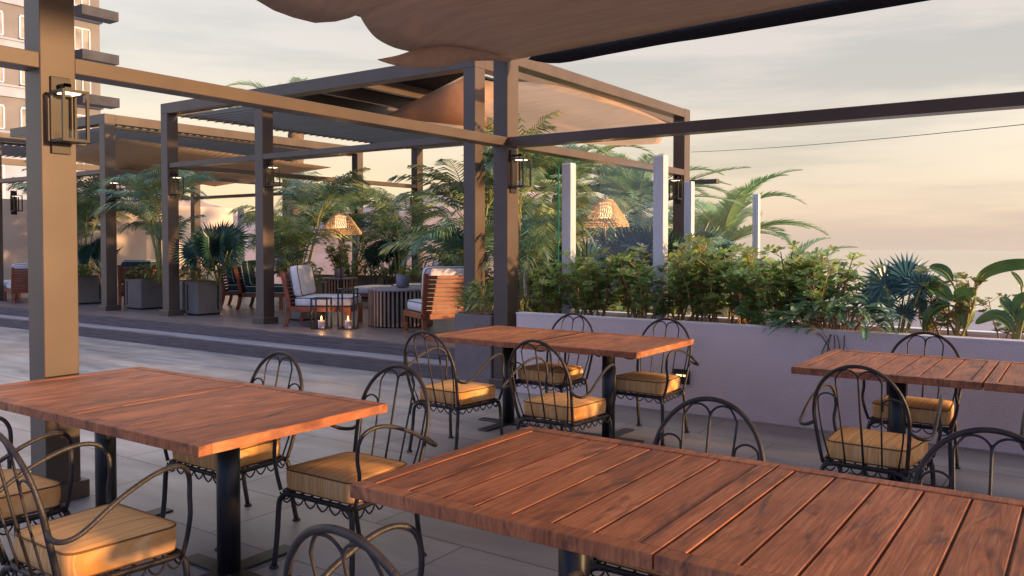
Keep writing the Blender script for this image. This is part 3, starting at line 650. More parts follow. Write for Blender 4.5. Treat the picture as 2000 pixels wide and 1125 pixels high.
# ------------------------------------------------------------------ dining tables
def make_table(name, grooved):
    r = empty(name)
    W2, D2, zt, th = .513, .505, .75, .042
    q = MB(); bw = .058; g = .006 if grooved else .0015; gd = .010 if grooved else .003
    # frame boards
    q.box(-W2, W2, -D2, -D2+bw, zt-th, zt, .35, bev=.0025); q.box(-W2, W2, D2-bw, D2, zt-th, zt, .6, bev=.0025)
    q.box(-W2, -W2+bw, -D2+bw+.0006, D2-bw-.0006, zt-th, zt-.0005, .25, bev=.0025); q.box(W2-bw, W2, -D2+bw+.0006, D2-bw-.0006, zt-th, zt-.0005, .75, bev=.0025)
    q.build('frame_board', M['wood'], r)
    q = MB(); n = 7; x0 = -W2+bw+.003; x1 = W2-bw-.003; w = (x1-x0)/n
    for i in range(n):
        q.box(x0+i*w+g/2, x0+(i+1)*w-g/2, -D2+bw+.003, D2-bw-.003, zt-th+.004, zt-.0025, random.random(), bev=.003 if grooved else .001)
    q.build('planks', M['wood'], r)
    q = MB(); q.box(x0, x1, -D2+bw, D2-bw, zt-th+.002, zt-gd-.004); q.build('underboard', M['teak'], r)
    q = MB(); q.lathe([(.052, .012), (.052, .70)], 20); q.build('column', M['column'], r)
    q = MB(); q.box(-.05, .05, -.36, .36, 0, .012, bev=.003); q.box(-.30, .30, -.045, .045, .0005, .0115, bev=.003); q.build('foot_bar', M['column'], r)
    q = MB(); q.box(-.03, .03, -.40, .40, .690, .7075); q.box(-.40, .40, -.03, .03, .6905, .707); q.build('top_bracket', M['column'], r)
    return r
TB = [(-1.372, 2.330, 1, 'near front table of grooved red-brown planks, left half at the picture bottom'),
      (-.340, 2.330, 1, 'near front table of grooved planks, right half running off the lower right corner'),
      (-3.210, 2.355, 0, 'smooth reddish wooden table at left, half nearer the ochre chair pushed under it'),
      (-4.240, 2.355, 0, 'smooth reddish wooden table at left, half cut by the left picture edge'),
      (-3.970, 5.66, 0, 'wooden table in front of the corner post, left half beside the deck steps'),
      (-3.030, 5.66, 0, 'wooden table before the planter wall, right half next to the wall light'),
      (-.980, 5.63, 1, 'planked wooden table by the planter wall at right, left half'),
      (.045, 5.63, 1, 'planked wooden table by the planter wall at right, half cut by the right edge')]
protoT = {1: make_table('dining_table', True), 0: make_table('dining_table', False)}; used = set()
for (x, y, gk, lb) in TB:
    if gk not in used: t_ = protoT[gk]; t_.location = (x, y, 0); used.add(gk)
    else: t_ = copy_tree(protoT[gk], (x, y, 0))
    tag(t_, lb, 'table', 'square wooden dining tables pushed together in pairs')
    if y > 5 and x < -2: t_.scale = (.945, .99, 1)
    if y > 5 and x > -2: t_.scale = (.99, 1.02, 1)

# ------------------------------------------------------------------ wire chairs
def rounded(outl, r_, n=5):
    out = []; L = len(outl)
    for i in range(L):
        p = V(outl[i]); a = (V(outl[i-1])-p).normalized(); c = (V(outl[(i+1) % L])-p).normalized()
        A = p+a*r_; B = p+c*r_
        for k in range(n+1):
            t = k/n; out.append(tuple((1-t)**2*A+2*t*(1-t)*p+t*t*B))
    return out
def make_chair():
    r = empty('wire_armchair')
    ring = [(-.24, -.215), (.24, -.215), (.205, .205), (-.205, .205)]
    rr = rounded(ring, .05)
    q = MB(); q.tube([(x, y, .352) for x, y in rr], .010, 6, closed=True); q.tube([(x*.94, y*.94, .338) for x, y in rr], .006, 5, closed=True)
    for k in range(-3, 4): q.tube([(k*.06, -.21, .352), (k*.056, .205, .352)], .004, 5)
    for y in (-.12, -.04, .04, .12): q.tube([(-.22, y, .356), (.22, y, .356)], .004, 5)
    q.build('seat_frame', M['black'], r)
    # scalloped trim
    q = MB(); pts = []
    for i in range(4):
        a = V(ring[i]); c = V(ring[(i+1) % 4]); n = 6
        for k in range(n):
            for m_ in range(8):
                t = (k+m_/8)/n; p = a.lerp(c, t); pts.append((p.x, p.y, .345-.038*math.sin(math.pi*m_/8)**.8))
    q.tube(pts, .0042, 5, closed=True); q.build('scallop_trim', M['black'], r)
    def yb(z): return .21+.13*((z-.35)/.535)**.9 if z > .35 else .21
    def hw(z):
        t = max(0, min(1, (z-.35)/.535)); 
        return .205+.028*math.sin(min(1, t*1.5)*math.pi*.5) if t < .45 else .2315*math.sqrt(max(0, 1-((t-.45)/.55)**2.3))
    arch = []
    for k in range(0, 19): z = .35+.535*math.sin(k/18*math.pi/2); arch.append((-hw(z), yb(z), z))
    arch += [(-x, y, z) for x, y, z in arch[-2::-1]]
    q = MB(); q.tube(arch, .0100, 8, smoothpath=2); q.build('back_frame', M['black'], r)
    q = MB(); rd = .0047
    def P(x, z): return (x, yb(z)-.002, z)
    q.tube([P(0, .355), P(0, .60), P(0, .815), P(0, .84)], rd*1.25, 6)
    for s_ in (-1, 1):
        q.tube([P(0, .80)]+[P(s_*(.0525-.0525*math.cos(a)), .815+.048*math.sin(a)) for a in [math.pi*i/10 for i in range(1, 8)]]+[P(s_*.108, .815), P(s_*.110, .78), P(s_*.098, .56), P(s_*.090, .355)], rd, 6, smoothpath=2)
        q.tube([P(s_*.110, .665)]+[P(s_*(.158-.048*math.cos(a)), .69+.042*math.sin(a)) for a in [math.pi*i/8 for i in range(1, 8)]]+[P(s_*.206, .665), P(s_*.196, .52), P(s_*.165, .355)], rd, 6, smoothpath=2)
    q.build('back_rods', M['black'], r)
    for s_ in (-1, 1):
        q = MB(); q.tube([(s_*x, y, z) for x, y, z in [(.226, .268, .575), (.265, .275, .553), (.305, .255, .548), (.322, .20, .568), (.318, .08, .640), (.308, -.04, .688), (.298, -.13, .702), (.284, -.19, .685), (.272, -.218, .64), (.268, -.222, .57), (.276, -.218, .50), (.262, -.214, .42), (.240, -.212, .356)]], .0093, 8, smoothpath=4)
        q.build('arm', M['black'], r)
        q = MB(); q.tube([(s_*.17, -.213, .346), (s_*.20, -.216, .343), (s_*.228, -.222, .325), (s_*.238, -.226, .285), (s_*.244, -.232, .15), (s_*.252, -.245, .006)], .0125, 8, smoothpath=3); q.lathe([(.022, 0), (.022, .006), (.014, .014)], 10, (s_*.252, -.245, 0)); q.build('leg', M['black'], r)
        q = MB(); q.tube([(s_*.15, .206, .346), (s_*.178, .21, .343), (s_*.20, .214, .325), (s_*.206, .222, .285), (s_*.208, .235, .15), (s_*.212, .262, .006)], .0125, 8, smoothpath=3); q.lathe([(.022, 0), (.022, .006), (.014, .014)], 10, (s_*.212, .262, 0)); q.build('leg', M['black'], r)
    cu = rounded([(-.228, -.212), (.228, -.212), (.200, .19), (-.200, .19)], .055, 6)
    q = MB(); q.slab(cu, [(.012, .362), (.002, .372), (-.002, .40), (-.003, .43), (.0, .452), (.004, .460), (.03, .4665), (.08, .473), (.14, .477)]); cs = q.build('cushion', M['ochre'], r)
    c0 = V((0, -.011))
    q = MB(); q.tube([(p[0]*1.0, p[1], .458) for p in cu], .0038, 5, closed=True); q.tube([(p[0]*.985, p[1]*.985, .369) for p in cu], .0036, 5, closed=True); q.build('piping', M['ochre_piping'], cs)
    return r
PI = math.pi
CH = [(-2.83, 2.75, 0, 'wire armchair with ochre cushion pushed under the right side of the left table'),
      (-3.73, 2.75, 0, 'wire armchair mostly hidden beyond the left table, only its arched top and legs showing'),
      (-2.98, 1.60, PI, 'wire armchair in the lower left corner with a large ochre cushion seen from behind'),
      (-3.86, 1.62, PI, 'wire armchair cut by the left picture edge next to the thick post base'),
      (-1.23, 2.80, 0, 'wire armchair whose arched back rises behind the front planked table, left of two'),
      (-.265, 2.80, 0, 'wire armchair arch behind the front planked table, at the right picture edge'),
      (-1.31, 1.58, PI, 'nearest wire armchair, just its brown arched back and one arm at the picture bottom'),
      (-3.79, 4.73, PI, 'wire armchair with ochre cushion left of the two facing the corner post table'),
      (-2.87, 4.72, PI, 'wire armchair with ochre cushion right of the two facing the corner post table'),
      (-3.70, 5.92, 0, 'wire armchair behind the corner post table, against the planter wall, left of two'),
      (-2.83, 5.93, 0, 'wire armchair between the wall light and the right end of the corner post table'),
      (-.93, 4.72, PI-.03, 'wire armchair with ochre cushion backing toward the camera at the right planked table'),
      (-.93, 5.97, 0, 'wire armchair behind the right planked table with its arch above the tabletop'),
      (.06, 4.76, PI+.06, 'wire armchair at the right picture edge, only its side frame visible')]
ch0 = make_chair()
for i, (x, y, rz, lb) in enumerate(CH):
    o = ch0 if i == 0 else copy_tree(ch0)
    o.location = (x, y, 0); o.rotation_euler = (0, 0, rz+(0 if i in (0, 2) else random.uniform(-.03, .03)))
    tag(o, lb, 'armchair', 'wire armchairs with ochre cushions round the dining tables')

# ------------------------------------------------------------------ lounge furniture on the deck
def lounge_chair(fabric, piping, wide=.74, deep=.86, label='', name='lounge_chair', pillow=None):
    r = empty(name); w = wide/2
    q = MB()
    q.box(-w+.05, w-.05, -deep/2, -deep/2+.04, .22, .30, bev=.004); q.box(-w+.05, w-.05, deep/2-.14, deep/2-.10, .22, .30, bev=.004)
    for s_ in (-1, 1): q.box(min(s_*w, s_*(w-.05)), max(s_*w, s_*(w-.05)), -deep/2, deep/2-.05, .225, .295, bev=.004)
    q.build('seat_rail', M['teak'], r)
    for s_ in (-1, 1):
        x0, x1 = min(s_*w, s_*(w-.05)), max(s_*w, s_*(w-.05))
        q = MB(); q.box(x0, x1, -deep/2+.0, -deep/2+.06, 0, .225, bev=.004); q.build('leg', M['teak'], r)
        # curved rear upright
        q = MB(); prof_ = [(.06+.0, 0), (.02, .12), (.0, .28), (.03, .5), (.10, .80)]
        P_ = catmull([V((0, a, c)) for a, c in prof_], 4)
        vs = []; yb0 = deep/2-.09
        for p in P_:
            for (xx, dy) in ((x0, -.025), (x1, -.025), (x1, .03), (x0, .03)): vs.append((xx, yb0+p.y+dy, p.z))
        n = len(P_); fs = [(i*4+k, i*4+(k+1) % 4, (i+1)*4+(k+1) % 4, (i+1)*4+k) for i in range(n-1) for k in range(4)]+[(3, 2, 1, 0), ((n-1)*4, (n-1)*4+1, (n-1)*4+2, (n-1)*4+3)]
        q.add(vs, fs); q.build('leg', M['teak'], r)
    q = MB()
    for i in range(9):
        z = .29+i*.055; yy = deep/2-.09+.0+.10*max(0, (z-.28)/.52)**1.1
        q.box(-w+.048, w-.048, yy-.008, yy+.014, z, z+.045, random.random(), bev=.002)
    q.build('back_slats', M['teak'], r)
    cu = rounded([(-w+.05, -deep/2+.005), (w-.05, -deep/2+.005), (w-.05, deep/2-.16), (-w+.05, deep/2-.16)], .05)
    q = MB(); q.slab(cu, [(.02, .296), (0, .31), (-.005, .36), (0, .415), (.02, .43), (.1, .44)]); cs = q.build('seat_cushion', fabric, r)
    q = MB(); q.tube([(p[0], p[1], .418) for p in cu], .006, 5, closed=True); q.tube([(p[0], p[1], .305) for p in cu], .006, 5, closed=True); q.build('piping', piping, cs)
    # back cushion, built flat then leaned
    bo = rounded([(-w+.04, 0), (w-.04, 0), (w-.04, .44), (-w+.04, .44)], .08)
    q = MB(); q.slab(bo, [(.02, 0), (0, .015), (-.004, .07), (0, .125), (.02, .14), (.1, .15)])
    A = Matrix.Translation((0, deep/2-.15, .43)) @ Matrix.Rotation(R(80), 4, 'X')
    q.v = [tuple(A @ V(p)) for p in q.v]; bc = q.build('back_cushion', fabric, r)
    q = MB()
    for z in (.015, .125): q.tube([A @ V((p[0], p[1], z)) for p in bo], .006, 5, closed=True)
    q.build('piping', piping, bc)
    if pillow:
        po = rounded([(-.22, 0), (.22, 0), (.22, .36), (-.22, .36)], .05)
        q = MB(); q.slab(po, [(.03, 0), (0, .03), (0, .06), (.03, .09), (.1, .11)])
        A2 = Matrix.Translation((.05, deep/2-.32, .435)) @ Matrix.Rotation(R(74), 4, 'X'); q.v = [tuple(A2 @ V(p)) for p in q.v]; q.build('pillow', pillow, r)
    return r
LG = 'teak lounge chairs on the raised deck'
def ang(dx, dy): return math.atan2(dx, -dy)   # local front is -Y
whiteC = lounge_chair(M['white_fabric'], M['piping'], wide=.80, deep=.98)
whiteC.location = (-9.25, 8.46, DZ); whiteC.rotation_euler = (0, 0, ang(.84, .54)); tag(whiteC, 'white cushioned teak lounge chair facing right behind two candle lanterns', 'lounge chair', LG)
copy_tree(whiteC, (-7.06, 8.56, DZ), ang(-.87, .49), (1.06, .84, 1.02), 'teak lounge chair turned away, its slatted red-brown back facing the dining terrace', LG)
copy_tree(whiteC, (-10.4, 11.9, DZ), ang(-.75, -.55), 1, 'white cushioned lounge chair at the back of the deck by the low planters', LG)
copy_tree(whiteC, (-17.9, 8.35, DZ), ang(-.95, .25), .9, 'slat-backed lounge chair left of the thick post near a white ottoman', LG)
greenC = lounge_chair(M['green_fabric'], M['white_fabric'], pillow=M['pattern_fabric'])
greenC.location = (-12.55, 10.05, DZ); greenC.rotation_euler = (0, 0, ang(.84, .54)); tag(greenC, 'dark green lounge chair with white piping and patterned pillow half behind the middle post', 'lounge chair', LG)
copy_tree(greenC, (-13.3, 10.2, DZ), ang(.75, .66), 1, 'dark green lounge chair just left of the one with the patterned pillow', LG)
copy_tree(greenC, (-14.75, 8.95, DZ), ang(-.8, .6), 1, 'green lounge chair showing only its orange rear leg beside the left pergola post', LG)
def ottoman(loc, label):
    r = empty('ottoman', loc, .3, label, 'ottoman')
    q = MB()
    for sx in (-1, 1):
        for sy in (-1, 1): q.box(sx*.30-.025, sx*.30+.025, sy*.30-.025, sy*.30+.025, 0, .22, bev=.003)
    q.build('legs', M['teak'], r)
    q = MB(); q.box(-.34, .34, -.34, .34, .22, .28, bev=.005); q.build('frame', M['teak'], r)
    q = MB(); q.slab(rounded([(-.34, -.34), (.34, -.34), (.34, .34), (-.34, .34)], .06), [(.02, .281), (0, .3), (0, .38), (.02, .40), (.1, .41)]); q.build('cushion', M['white_fabric'], r)
ottoman((-19.0, 8.65, DZ), 'white cushioned ottoman at the left edge in front of the slatted chair')
ottoman((-10.95, 11.35, DZ), 'white cushioned ottoman beyond the slatted drum table')
def drum(loc, rad, h, label):
    r = empty('drum_table', loc, 0, label, 'coffee table', 'round slatted drum tables')
    q = MB(); n = int(rad*2*PI/.062)
    for k in range(n):
        a = 2*PI*k/n; ca, sa = math.cos(a), math.sin(a); hw_ = .014
        vs = []
        for z in (.02, h-.03):
            for (u, w_) in ((-hw_, rad-.022), (hw_, rad-.022), (hw_, rad), (-hw_, rad)): vs.append((w_*ca-u*sa, w_*sa+u*ca, z))
        q.add(vs, [(0, 3, 2, 1), (4, 5, 6, 7), (0, 1, 5, 4), (1, 2, 6, 5), (2, 3, 7, 6), (3, 0, 4, 7)], random.random())
    q.build('slats', M['slat'], r)
    q = MB(); q.lathe([(rad-.03, h-.03), (rad+.005, h-.03), (rad+.005, h-.005), (rad-.01, h)], 40); q.build('table_top', M['ceramic'], r)
    q = MB(); q.lathe([(rad-.05, .0), (rad-.03, .02), (rad-.05, h-.035)], 32); q.build('core', M['dark'], r)
    return r
drum((-8.27, 9.05, DZ), .47, .55, 'large round slatted drum table between the slatted-back chair and the candle lanterns')
drum((-12.65, 12.0, DZ), .37, .50, 'smaller round slatted drum table under the wicker floor lamp')
def pot(loc, s_, label):
    r = empty('flower_pot', loc, 0, label, 'plant pot', 'small potted plants on the drum tables')
    q = MB(); q.lathe([(.05, 0), (.075, .01), (.08, .15), (.07, .155), (.065, .13)], 16); q.build('pot', M['ceramic'], r)
    q = MB()
    for k in range(40):
        a = random.uniform(0, 2*PI); e = random.uniform(.3, 1.4); L = random.uniform(.06, .11)
        p0 = V((0, 0, .14)); d = V((math.cos(a)*math.cos(e), math.sin(a)*math.cos(e), math.sin(e))); n_ = d.cross(V((0, 0, 1))).normalized()*.014
        q.add([p0, p0+d*L*.5+n_, p0+d*L, p0+d*L*.5-n_], [(0, 1, 2, 3)], random.random())
    q.build('plant', M['leafyellow'], r); r.scale = (s_,)*3
pot((-8.32, 9.15, DZ+.55), 1.25, 'grey pot with pale succulent on the large drum table')
pot((-12.6, 11.95, DZ+.50), 1.3, 'grey pot with dark plant on the small drum table')
def candle_lantern(loc, h, label):
    r = empty('candle_lantern', loc, .55, label, 'lantern', 'black framed candle lanterns on the deck')
    w = .11; t = .021
    q = MB()
    for sx in (-1, 1):
        for sy in (-1, 1): q.box(sx*w-t/2, sx*w+t/2, sy*w-t/2, sy*w+t/2, 0, h)
    for z in (.0, h-t):
        for s_ in (-1, 1): q.box(-w+t/2, w-t/2, s_*w-t/2+.001, s_*w+t/2-.001, z+.0005, z+t-.0005); q.box(s_*w-t/2+.001, s_*w+t/2-.001, -w+t/2, w-t/2, z+.001, z+t-.001)
    q.box(-w+t/2, w-t/2, -w+t/2, w-t/2, .003, .008)
    q.build('cage', M['black'], r)
    q = MB(); q.box(-w+.01, w-.01, -w+.01, w-.01, h+.001, h+.008); q.build('lid', M['lglass'], r)
    q = MB(); q.lathe([(.045, .009), (.047, .02), (.047, .12), (.04, .118)], 16); c = q.build('candle', M['wax'], r)
    q = MB(); q.lathe([(.002, .12), (.012, .138), (.010, .155), (.001, .19)], 8); q.build('flame', M['flame'], c)
    li = bpy.data.lights.new('candle_light', 'POINT'); li.energy = .6; li.color = (1, .5, .16); li.shadow_soft_size = .02
    lo_ = bpy.data.objects.new('candle_light', li); col.objects.link(lo_); lo_.parent = r; lo_.location = (0, 0, .21)
candle_lantern((-8.84, 8.04, DZ), .44, 'shorter black framed candle lantern at the deck edge')
candle_lantern((-8.52, 8.24, DZ), .57, 'taller black framed candle lantern at the deck edge')
def wicker_lamp(loc, zc, h, rad, label, floor_z):
    r = empty('wicker_lamp', loc, 0, label, 'floor lamp', 'wicker shaded floor lamps')
    z1 = zc+h/2; z0 = zc-h/2
    q = MB()
    def rf(t): return rad*(.27+.73*t**.85) if t < .9 else rad*(.27+.73*.9**.85)+rad*.03
    for d_ in (1, -1):
        for k in range(44):
            a0_ = 2*PI*k/44; pts = []
            for i in range(9):
                t = i/8; a = a0_+d_*t*.5+.03*math.sin(k*7+i); pts.append((rf(t)*math.cos(a), rf(t)*math.sin(a), z1-t*h))
            q.tube(pts, .0055, 4, random.random(), caps=False)
    for t in (0, .82, .9, 1.0): q.tube([(rf(t)*math.cos(a), rf(t)*math.sin(a), z1-t*h) for a in [2*PI*i/36 for i in range(36)]], .007, 5, closed=True)
    q.build('lamp_shade', M['wicker'], r)
    q = MB(); q.lathe([(rad*.24, z0+h*.32), (rad*.28, z0+h*.34), (rad*.26, z1-.03), (rad*.2, z1-.02)], 20); q.build('bulb', M['bulb'], r)
    q = MB(); q.tube([(0, 0, floor_z), (0, 0, z0+h*.32)], .012, 8); q.tube([(0, 0, z1-.02), (0, 0, z1+.08)], .005, 6); q.build('pole', M['black'], r)
    q = MB(); q.lathe([(.16, floor_z), (.16, floor_z+.015), (.02, floor_z+.02)], 24); q.build('base', M['black'], r)
    li = bpy.data.lights.new('lamp_light', 'POINT'); li.energy = 5; li.color = (1, .62, .28); li.shadow_soft_size = .08
    lo_ = bpy.data.objects.new('lamp_light', li); col.objects.link(lo_); lo_.parent = r; lo_.location = (0, 0, z0+.05)
wicker_lamp((-11.45, 10.9, 0), 1.86, .38, .40, 'lit wicker floor lamp rising behind the white lounge chair', .30)
wicker_lamp((-5.95, 11.0, 0), 1.95, .40, .36, 'lit wicker lamp glowing among palms behind the glass screen', .30)

# planter boxes on the deck
PBX = 'square metal planter boxes on the deck'
def planter(x0, x1, y0, y1, h, label, name='planter_box'):
    r = empty(name, ((x0+x1)/2, (y0+y1)/2, DZ), 0, label, 'planter', PBX); a = (x1-x0)/2; c = (y1-y0)/2
    q = MB(); q.box(-a, a, -c, c, .03, h, bev=.006); q.build('box', M['planter'], r)
    q = MB(); q.box(-a+.02, a-.02, -c+.02, c-.02, 0, .03); q.build('base', M['dark'], r)
    q = MB(); q.box(-a+.03, a-.03, -c+.03, c-.03, h+.001, h+.01); q.build('soil_bed', M['soil'], r)
    q = MB(); q.box(a, a+.004, c-.09, c-.06, .08, h-.04); q.build('recess_slot', M['dark'], r)
    q = MB(); q.box(-a+.05, -a+.08, -c-.004, -c, .08, h-.04); q.build('recess_slot', M['dark'], r)
    return r
planter(-16.9, -16.2, 8.4, 9.0, .55, 'dark planter box immediately right of the thick left post')
planter(-14.5, -13.99, 8.46, 9.2, .55, 'broad planter box between the left and louvred pergola posts')
planter(-13.15, -12.80, 8.5, 9.1, .55, 'narrow planter box glimpsed behind the louvred pergola corner post')
planter(-12.42, -12.07, 8.30, 8.76, .56, 'planter box with croton and fan palm right of the louvred pergola post')
planter(-10.3, -9.93, 8.62, 9.15, .60, 'slim dark planter box behind the middle deck post')
for i, (x, y, w_, lb) in enumerate([(-15.2, 12.7, 1.2, 'far back planter box seen left of the green chairs'), (-13.6, 13.0, 1.0, 'far back planter box behind the white chair, left part'), (-12.35, 12.95, .7, 'orange lit back planter box beside the far post'), (-11.4, 12.6, .8, 'back planter box between the wicker lamp and the ottoman'),
                                   (-10.2, 13.0, .8, 'back planter box behind the white back chair'), (-9.1, 12.9, .9, 'dark back planter box above the slatted chair back'), (-7.8, 12.7, 1.1, 'back planter box hidden beside the tall posts')]):
    planter(x, x+w_, y, y+.5, .48, lb)
planter(-20.2, -19.5, 9.6, 10.1, .55, 'far left planter box near the white ottoman')

# ------------------------------------------------------------------ plants
def frame_of(d):
    d = d.normalized(); u = d.cross(V((0, 0, 1)))
    u = u.normalized() if u.length > 1e-4 else V((1, 0, 0)); return d, u, u.cross(d)
def frond(q, base, az, L, el0, el1, n, ll, lw, tone, droopl=.35, sharp=.9, rach=None, start=.12, curl=0.0):
    """arching pinnate frond; el0/el1 = elevation at base / tip in radians"""
    P_ = []; p = V(base); st = 14
    for i in range(st+1):
        t = i/st; P_.append(p.copy()); e = el0+(el1-el0)*t**1.25; a = az+curl*t
        p = p+V((math.cos(a)*math.cos(e), math.sin(a)*math.cos(e), math.sin(e)))*(L/st)
    if rach is not None: rach.tube(P_, .010*L/1.3, 5, tone, r1=.002)
    for k in range(n):
        t = start+(1-start)*(k+.5)/n; f = t*st; i = min(int(f), st-1); c = P_[i].lerp(P_[i+1], f-i); d, u, w = frame_of(P_[i+1]-P_[i])
        l = ll*(math.sin(math.pi*min(1, (t*.86+.14)))**.55)*random.uniform(.85, 1.1); sw = sharp*(1.05-t*.5)
        for s_ in (-1, 1):
            dd = (u*s_*math.sin(sw)+d*math.cos(sw)+w*.22+V((0, 0, random.uniform(-.1, .1)))).normalized()
            m1 = c+dd*l*.5; dr = V((0, 0, -1))*droopl*l; e_ = c+dd*l*.95+dr
            m1 += dr*.25
            wn = d*lw*.5
            tt = min(1, max(0, tone+random.uniform(-.25, .25)))
            q.add([c-wn*.5, c+wn*.5, m1+wn, m1-wn, e_], [(0, 1, 2, 3), (3, 2, 4)], tt)
def finish(root, stem, fol, sm_, fm, fname='foliage', sname='stem'):
    if stem.v: stem.build(sname, sm_, root)
    fol.build(fname, fm, root); return root
def areca(h, nf, ns, spread, leafm, name='areca_palm', L=1.15):
    r = empty(name); st = MB(); fo = MB()
    for s_ in range(ns):
        a = 2*PI*s_/ns+random.uniform(-.4, .4); hh = h*random.uniform(.18, .78); top = V((math.cos(a)*spread*hh, math.sin(a)*spread*hh, hh))
        st.tube([(math.cos(a)*.06, math.sin(a)*.06, 0), top*.5+V((0, 0, .03)), top], .016, 6, random.random(), r1=.010, smoothpath=4)
        for k in range(nf):
            az = a+random.uniform(-1, 1)*1.9 if k else a
            frond(fo, top, az, L*random.uniform(.8, 1.15), R(random.uniform(55, 86)), R(random.uniform(-60, 5)), 24, .38*L, .024*L, random.random(), .5, .95, st, .18, random.uniform(-.5, .5))
    return finish(r, st, fo, M['cane'], leafm)
def fan_leaf(q, st, base, tip, rad, n, tone, face, sweep=2.5, w=.5):
    """petiole from base to tip, fan opening around direction, normal = face"""
    base = V(base); tip = V(tip); d = (tip-base).normalized(); nrm_ = V(face); nrm_ = (nrm_-d*nrm_.dot(d)).normalized(); u = d.cross(nrm_)
    st.tube([base, base.lerp(tip, .5)+V((0, 0, .02)), tip], .008, 5, tone, smoothpath=3)
    for k in range(n):
        a = -sweep+2*sweep*k/(n-1); dd = d*math.cos(a)+u*math.sin(a); L = rad*(.86+.14*math.cos(a*.8))*random.uniform(.95, 1.04)
        side = (d*-math.sin(a)+u*math.cos(a)); hw_ = rad*sweep/(n-1)*w
        fold = nrm_*.010*(1 if k % 2 else -1)
        a1 = tip+dd*L*.55; e_ = tip+dd*L-nrm_*L*.12-V((0, 0, .10*L))
        tt = min(1, max(0, tone+random.uniform(-.2, .2)))
        q.add([tip, a1-side*hw_*1.1+fold, tip+dd*L*.58+nrm_*.012, a1+side*hw_*1.1-fold, e_], [(0, 1, 2), (0, 2, 3), (1, 4, 2), (2, 4, 3)], tt)
def fan_palm(specs, leafm, name='fan_palm', n=30):
    r = empty(name); st = MB(); fo = MB()
    for (bx, by, tx, ty, tz, rad, fx, fy, fz) in specs: fan_leaf(fo, st, (bx, by, 0), (tx, ty, tz), rad, n, random.random(), (fx, fy, fz))
    return finish(r, st, fo, M['cane'], leafm)
def whorl(q, c, axis, n, l, w, tone, open_=1.15):
    d, u, v_ = frame_of(axis)
    a0_ = random.uniform(0, 6)
    for k in range(n):
        a = a0_+2*PI*k/n; rad = u*math.cos(a)+v_*math.sin(a); o_ = open_*random.uniform(.8, 1.15)
        dd = (rad*math.sin(o_)+d*math.cos(o_)).normalized(); s_ = d.cross(rad).normalized()*w*.5; L = l*random.uniform(.8, 1.15); up_ = dd.cross(s_).normalized()*(.12*L)
        m1 = c+dd*L*.35; m2 = c+dd*L*.75; e_ = c+dd*L-up_*.3
        q.add([c, m1-s_*.7, m1+s_*.7, m2+s_, m2-s_, e_], [(0, 2, 1), (1, 2, 3, 4), (4, 3, 5)], min(1, max(0, tone+random.uniform(-.2, .2))))
def shrub(h, rad, nst, nwh, leafm, name='shrub', l=.055, w=.026, low=.25, lean=0, stm=None):
    r = empty(name); st = MB(); fo = MB()
    for s_ in range(nst):
        a = random.uniform(0, 2*PI); rr = rad*math.sqrt(random.uniform(.05, 1)); hh = h*random.uniform(.62, 1.0)*(1-.25*rr/rad)
        b0 = V((random.uniform(-.10, .10), random.uniform(-.08, .08), 0)); tp = V((math.cos(a)*rr+lean*hh, math.sin(a)*rr*.8, hh)); md = b0.lerp(tp, .5)+V((random.uniform(-.06, .06), random.uniform(-.06, .06), .03))
        pth = catmull([b0, md, tp], 6); st.tube(pth, .011, 5, random.random(), r1=.004)
        for k in range(nwh):
            t = low+(1-low)*((k+random.random())/nwh); f = t*(len(pth)-1); i = min(int(f), len(pth)-2); p = pth[i].lerp(pth[i+1], f-i)
            az = random.uniform(0, 2*PI); tw = V((math.cos(az), math.sin(az), random.uniform(.2, 1.1))).normalized()*random.uniform(.04, .16)*(.6+t*.6)
            if t > .96: tw = V((0, 0, .02))
            if tw.length > .05: st.tube([p, p+tw], .003, 3, .5, caps=False)
            whorl(fo, p+tw, V((tw.x*.5, tw.y*.5, abs(tw.z)+.06)), 7, l*random.uniform(.8, 1.25), w, random.random())
    return finish(r, st, fo, stm or M['stem'], leafm)
def clump(rad, h, n, leafm, name='ground_plant', l=.14, w=.05, sy=1.0):
    """low leafy ground plant"""
    r = empty(name); fo = MB(); st = MB()
    for k in range(n):
        a = random.uniform(0, 2*PI); rr = rad*math.sqrt(random.random()); base = V((math.cos(a)*rr*.6, math.sin(a)*rr*.6*sy, 0))
        tp = V((math.cos(a)*rr, math.sin(a)*rr*sy, h*random.uniform(.35, 1)*(1-.45*(rr/rad)**2)))
        if k % 3 == 0: st.tube([base, tp], .003, 3, .5, caps=False)
        az = a+random.uniform(-1.2, 1.2); e = random.uniform(-.4, .6); d = V((math.cos(az)*math.cos(e), math.sin(az)*math.cos(e), math.sin(e))); s_ = d.cross(V((0, 0, 1))).normalized()*w*.5
        L = l*random.uniform(.7, 1.2); dn = V((0, 0, -.25*L))
        fo.add([tp, tp+d*L*.4-s_, tp+d*L*.4+s_+V((0, 0, .01)), tp+d*L*.75+dn*.5-s_*.7, tp+d*L*.75+dn*.5+s_*.7, tp+d*L+dn], [(0, 2, 1), (1, 2, 4, 3), (3, 4, 5)], random.random())
    return finish(r, st, fo, M['cane'], leafm)
